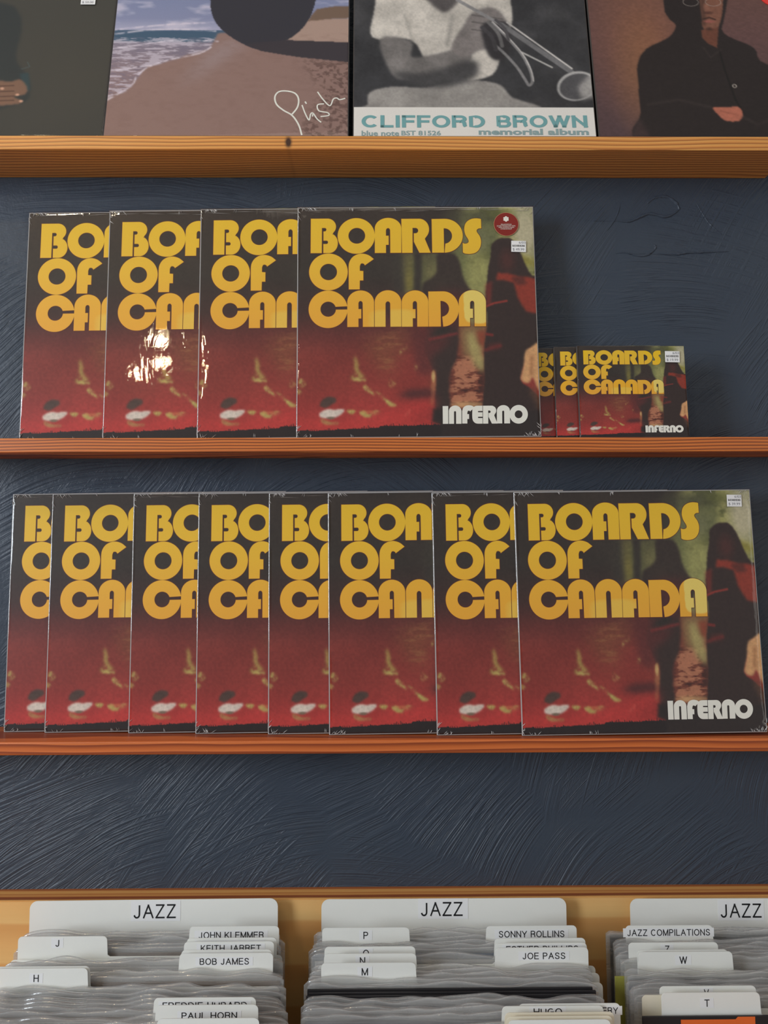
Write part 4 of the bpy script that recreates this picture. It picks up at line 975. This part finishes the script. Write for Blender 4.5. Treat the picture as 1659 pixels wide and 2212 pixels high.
Ycards = [[], [], []]
genre_card(68, 603, 1949, 1941, 292, 383, 286, 393, 1947, 1988, 'large white divider card reading JAZZ at the back of the left stack')
genre_card(694, 1222, 1943, 1940, 908, 998, 902, 1010, 1941, 1982, 'large white divider card reading JAZZ at the back of the middle stack')
genre_card(1358, 1890, 1942, 1942, 1552, 1640, 1547, 1646, 1945, 1986, 'large white divider card reading JAZZ at the back of the right stack')
cards = [
 (0, 410, 603, 2001, 'R', 'JOHN KLEMMER', 430, 570, 2017, 'index card with a long name on a right tab, rearmost in the left stack'),
 (0, 40, 232, 2023, 'L', 'J', 121, 129, 2035, 'index card lettered J in the left stack'),
 (0, 404, 598, 2026, 'R', 'QUINCY JONES', 430, 562, 2038, 'index card with right tab, second from the back in the left stack'),
 (0, 398, 592, 2034, 'R', 'KEITH JARRET', 434, 564, 2046, 'index card with right tab, third from the back in the left stack'),
 (0, 392, 588, 2052, 'R', 'AL JARREAU', 436, 538, 2064, 'index card with right tab, fourth from the back in the left stack'),
 (0, 388, 590, 2059, 'R', 'BOB JAMES', 432, 538, 2074, 'index card with a two word name in front of four other cards'),
 (0, -8, 195, 2088, 'L', None, 0, 0, 0, 'blank left-tab index card just behind the one lettered H'),
 (0, -14, 190, 2092, 'L', 'H', 74, 85, 2110, 'index card lettered H in the left stack'),
 (0, 333, 553, 2155, 'R', 'FREDDIE HUBARD', 352, 534, 2169, 'index card with a right tab low in the left stack, rear of three'),
 (0, 337, 558, 2171, 'R', 'PAUL HORN', 393, 513, 2190, 'index card with a right tab low in the left stack, middle of three'),
 (0, 340, 560, 2200, 'R', None, 0, 0, 0, 'blank right-tab index card at the bottom of the photo in the left stack'),
 (1, 1050, 1245, 2000, 'R', 'SONNY ROLLINS', 1077, 1218, 2015, 'index card with a long name on a right tab, rearmost in the middle stack'),
 (1, 696, 884, 2004, 'L', 'P', 785, 795, 2018, 'index card lettered P in the middle stack'),
 (1, 1068, 1264, 2027, 'R', None, 0, 0, 0, 'blank right-tab index card, second from the back in the middle stack'),
 (1, 1070, 1267, 2037, 'R', 'ESTHER PHILLIPS', 1093, 1248, 2048, 'index card with a mostly hidden name, third from the back in the middle stack'),
 (1, 701, 897, 2045, 'L', 'O', 784, 797, 2057, 'index card lettered O, half hidden behind N in the middle stack'),
 (1, 1070, 1270, 2047, 'R', 'JOE PASS', 1128, 1220, 2062, 'index card with a short two word name, right side of middle stack'),
 (1, 700, 899, 2060, 'L', 'N', 777, 789, 2073, 'index card lettered N in the middle stack'),
 (1, 694, 898, 2080, 'L', 'M', 781, 795, 2096, 'index card lettered M in the middle stack'),
 (1, 1120, 1339, 2168, 'R', 'MONTGOMERY', 1210, 1334, 2181, 'index card with ERY showing at its right end, middle stack front'),
 (1, 1084, 1303, 2173, 'R', 'HUGO', 1152, 1213, 2183, 'index card with one short word, middle stack front'),
 (1, 1090, 1326, 2187, 'R', None, 0, 0, 0, 'blank cream index card, middle stack front, rear of three'),
 (1, 1094, 1322, 2195, 'R', None, 0, 0, 0, 'blank cream index card, middle stack front, middle of three'),
 (1, 1098, 1318, 2203, 'R', None, 0, 0, 0, 'blank white index card at the bottom of the photo in the middle stack'),
 (2, 1351, 1538, 1999, 'L', 'JAZZ COMPILATIONS', 1354, 1532, 2012, 'index card reading JAZZ COMPILATIONS in the right stack'),
 (2, 1357, 1550, 2036, 'L', 'Z', 1435, 1445, 2048, 'index card lettered Z in the right stack'),
 (2, 1376, 1572, 2052, 'L', None, 0, 0, 0, 'blank index card just behind the one lettered W'),
 (2, 1379, 1581, 2056, 'L', 'W', 1466, 1483, 2071, 'index card lettered W in the right stack'),
 (2, 1386, 1600, 2149, 'L', None, 0, 0, 0, 'blank cream index card just behind the one lettered T'),
 (2, 1424, 1632, 2130, 'L', 'V', 1519, 1530, 2142, 'index card lettered V in the right stack'),
 (2, 1428, 1640, 2144, 'L', 'T', 1520, 1531, 2163, 'index card lettered T in the right stack'),
]
for c in cards:
    Ycards[c[0]].append(index_card(*c[1:9], label=c[9], mat='cream_card' if 'cream' in c[9] else 'white_card', ztop=0.4900 if 'lettered T' in c[9] and 'blank' in c[9] else None))

# ---- filed records in clear outer sleeves
def bag_mesh(seed, w, h):
    rs = np.random.RandomState(seed); n = 70; V = []; Fc = []
    rows = [(0.0, 0), (h*0.5, 0), (h-0.045, 0), (h-0.030, 0.3), (h-0.020, 0.6), (h-0.012, 0.9), (h-0.006, 1.1), (h, 1.25)]
    ph = rs.rand(8)*6; fr = rs.uniform(6, 40, 8); am = rs.uniform(0.2, 1, 8); bow = rs.uniform(-0.5, 1)
    for s in (0, 1):
        for k, (z, a) in enumerate(rows):
            for i in range(n+1):
                u = i/n; e = min(u, 1-u)
                d = sum(am[j]*math.sin(fr[j]*u*2+ph[j]+k*0.35*(j % 3)) for j in range(8))/8
                side = math.exp(-e/0.01)
                yy = (-0.0006 if s == 0 else 0.0034)*(1-side*0.9)-0.0006 + a*(0.0012*d+0.0006*s)
                zz = z + (0.0022*math.sin(fr[1]*u+ph[2])*0.6+0.0014*math.sin(fr[3]*u+ph[4]) if k == len(rows)-1 else 0)-0.004*side*(k/len(rows))**3
                V.append(((u-0.5)*w, yy, zz))
        b = s*len(rows)*(n+1)
        for k in range(len(rows)-1):
            for i in range(n):
                v = b+k*(n+1)+i; Fc.append((v, v+1, v+n+2, v+n+1) if s == 0 else (v, v+n+1, v+n+2, v+1))
    f0 = (len(rows)-1)*(n+1); b0 = len(rows)*(n+1)+f0; rings = [list(range(f0, f0+n+1))]
    for a in (30, 65, 90, 115, 150):
        ring = []
        for i in range(n+1):
            p, q_ = V[f0+i], V[b0+i]; w_ = (1-math.cos(math.radians(a)))/2; u = i/n; e = min(u, 1-u)
            up = math.sin(math.radians(a))*(0.0024+0.0009*math.sin(u*fr[2]+ph[5])+0.0005*math.sin(u*fr[5]*1.7+ph[1]))*(1-math.exp(-e/0.02))
            ring.append(len(V)); V.append((p[0], p[1]*(1-w_)+q_[1]*w_, p[2]*(1-w_)+q_[2]*w_+up))
        rings.append(ring)
    rings.append(list(range(b0, b0+n+1)))
    for ra, rb in zip(rings[:-1], rings[1:]):
        for i in range(n): Fc.append((ra[i], ra[i+1], rb[i+1], rb[i]))
    m = mk_mesh('plastic_sleeve', V, Fc); m.polygons.foreach_set('use_smooth', [True]*len(m.polygons)); m.materials.append(M['bag']); return m
BAGS = [bag_mesh(60+k, 0.3215, 0.3172) for k in range(7)]
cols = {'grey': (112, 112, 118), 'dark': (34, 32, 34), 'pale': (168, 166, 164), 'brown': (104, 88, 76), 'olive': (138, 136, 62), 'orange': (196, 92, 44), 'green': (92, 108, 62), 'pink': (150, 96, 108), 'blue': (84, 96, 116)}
COVERS = {k: box_mesh('cover', -0.1565, 0.1565, 0, 0.0022, 0.0008, 0.3120, 0.0003) for k in cols}
for k, m in COVERS.items(): m.materials.append(plain(k+'_card', cols[k], 0.5, var=0.15))
names = ['left', 'middle', 'right']
def xleft(b, top_y, rs):
    """where the left edge of a filed record stands, measured on the photograph's stacks"""
    dep = Y-CAM.y
    t = min(max((dep-0.74)/0.21, 0), 1)
    px = [(-75)*(1-t)+60*t, 655*(1-t)+691*t, 1415*(1-t)+1330*t][b]
    return (px-W_PX/2)/F_PX*dep + rs.uniform(-0.003, 0.003)
special = {}; filed = []
for b in range(3):
    rs = random.Random(77+b); Y = yb-0.060; cs = sorted(Ycards[b], reverse=True); idx = 0
    while Y > CAM.y+0.700:
        near = [c for c in cs if c-0.0014 < Y+0.0046 and c > Y-0.0026]
        if near: Y = min(near)-0.0062; continue
        r = empty('filed_record', (xleft(b, Y, rs)+0.16, 0, Z_FL))
        h = 0.3135; top_y = Y+math.sin(LB)*0.318
        tint = rs.choice(['grey', 'pale', 'pale', 'brown', 'blue', 'dark', 'grey', 'pale'])
        lab = 'record in a clear plastic sleeve filed in the '+names[b]+' jazz stack'; grp = 'records filed in the '+names[b]+' stack'
        dep = top_y-CAM.y
        py = 1150+F_PX*0.500/dep
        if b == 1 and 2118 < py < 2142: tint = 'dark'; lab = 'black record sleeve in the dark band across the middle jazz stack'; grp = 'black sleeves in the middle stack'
        if b == 1 and py > 2196 and 'g' not in special: tint = 'green'; special['g'] = 1; lab = 'record with a green top edge low in the middle jazz stack'; grp = None
        if b == 0 and py > 2196 and 'p' not in special: tint = 'pink'; special['p'] = 1; lab = 'record with a dull pink cover at the bottom of the left jazz stack'; grp = None
        if b == 2 and py > 2166: tint = 'orange' if 'o' not in special else 'dark'
        if tint == 'orange': special['o'] = 1; lab = 'record with an orange and black cover low in the right jazz stack'; grp = None
        if b == 2 and py > 2078 and 'y' not in special:
            special['y'] = 1; tint = 'olive'; lab = 'yellow-green record sticking out at the left of the right jazz stack'; grp = None
            r.location.x = (1334-W_PX/2)/F_PX*dep+0.1565; link('cover', COVERS[tint], None, r)
            r.location.y = Y; r.location.z = Z_FL+0.0004; r.rotation_euler = (-LB, 0, 0); tag(r, lab, 'record', grp); Y -= 0.0062; continue
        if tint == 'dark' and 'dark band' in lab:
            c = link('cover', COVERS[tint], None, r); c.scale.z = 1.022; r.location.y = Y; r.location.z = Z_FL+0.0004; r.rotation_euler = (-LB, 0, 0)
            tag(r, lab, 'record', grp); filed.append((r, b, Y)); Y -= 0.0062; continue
        if tint == 'orange':
            s_ = dep/F_PX; X = lambda p_: (p_-W_PX/2)*s_-r.location.x
            link('printed_panel', flat_mesh('printed_panel', [[[(X(1473), 0.10), (X(1590), 0.10), (X(1590), 0.302), (X(1632), 0.302), (X(1632), 0.3115), (X(1595), 0.3115), (X(1590), 0.309), (X(1473), 0.309)]]], -0.0002), M['orange_print'], r); tint = 'dark'
            link('cover', COVERS[tint], None, r); r.location.y = Y; r.location.z = Z_FL+0.004; r.rotation_euler = (-LB, 0, 0); tag(r, lab, 'record', grp); break
        c = link('cover', COVERS[tint], None, r); w = link('plastic_sleeve', BAGS[rs.randrange(7)], None, r)
        w.location.x = rs.uniform(-0.002, 0.002)
        r.location.y = Y; r.rotation_euler = (-LB, 0, 0); r.location.z = Z_FL+0.0004+rs.uniform(0, 0.003)
        tag(r, lab, 'record', grp); filed.append((r, b, Y))
        Y -= 0.0064+rs.choice((0, 0.0008, 0.0016, 0.004)); idx += 1


short = {'JOHN KLEMMER': 'the rearmost name card', 'QUINCY JONES': 'the second name card', 'KEITH JARRET': 'the third name card', 'AL JARREAU': 'the fourth name card', 'BOB JAMES': 'the fifth name card',
         'FREDDIE HUBARD': 'the rearmost low card', 'PAUL HORN': 'the middle low card', 'SONNY ROLLINS': 'the rearmost name card', 'ESTHER PHILLIPS': 'the third right-tab card',
         'JOE PASS': 'the short two word name card', 'MONTGOMERY': 'the card ending in ERY', 'HUGO': 'the one word name card', 'JAZZ COMPILATIONS': 'the compilations card'}
marks = {b: [] for b in range(3)}
for c in cards:
    y0 = Ycards[c[0]][sum(1 for d in cards[:cards.index(c)] if d[0] == c[0])]
    if c[5] is None: nm = 'the blank tab' + (' behind '+c[9].split()[-1] if c[9].split()[-1] in 'H W T'.split() else ' cards near the bottom' if 'bottom' in c[9] or 'front' in c[9] else ' second right tab')
    else: nm = short.get(c[5], 'the card lettered '+c[5])
    marks[c[0]].append((y0, nm))
for b in range(3): marks[b].append((yb-0.03, 'the big white JAZZ divider'))
ORD = 'first second third fourth fifth sixth seventh eighth ninth tenth eleventh twelfth thirteenth fourteenth fifteenth'.split()
count = {}
for r, b, y in filed:
    if 'plastic sleeve' not in r['label'] and 'dark band' not in r['label']: continue
    back = min((m for m in marks[b] if m[0] > y), key=lambda m: m[0]); key = (b, back[1]); count[key] = count.get(key, 0)+1
    kind = 'black record' if 'dark band' in r['label'] else 'clear-sleeved record'
    r['label'] = ORD[count[key]-1]+' record in front of '+back[1]+' in the '+names[b]+' stack' if kind[0] == 'c' else 'black record, '+ORD[count[key]-1]+' in front of '+back[1]+' in the '+names[b]+' stack'
    r['group'] = 'records filed in the '+names[b]+' stack'
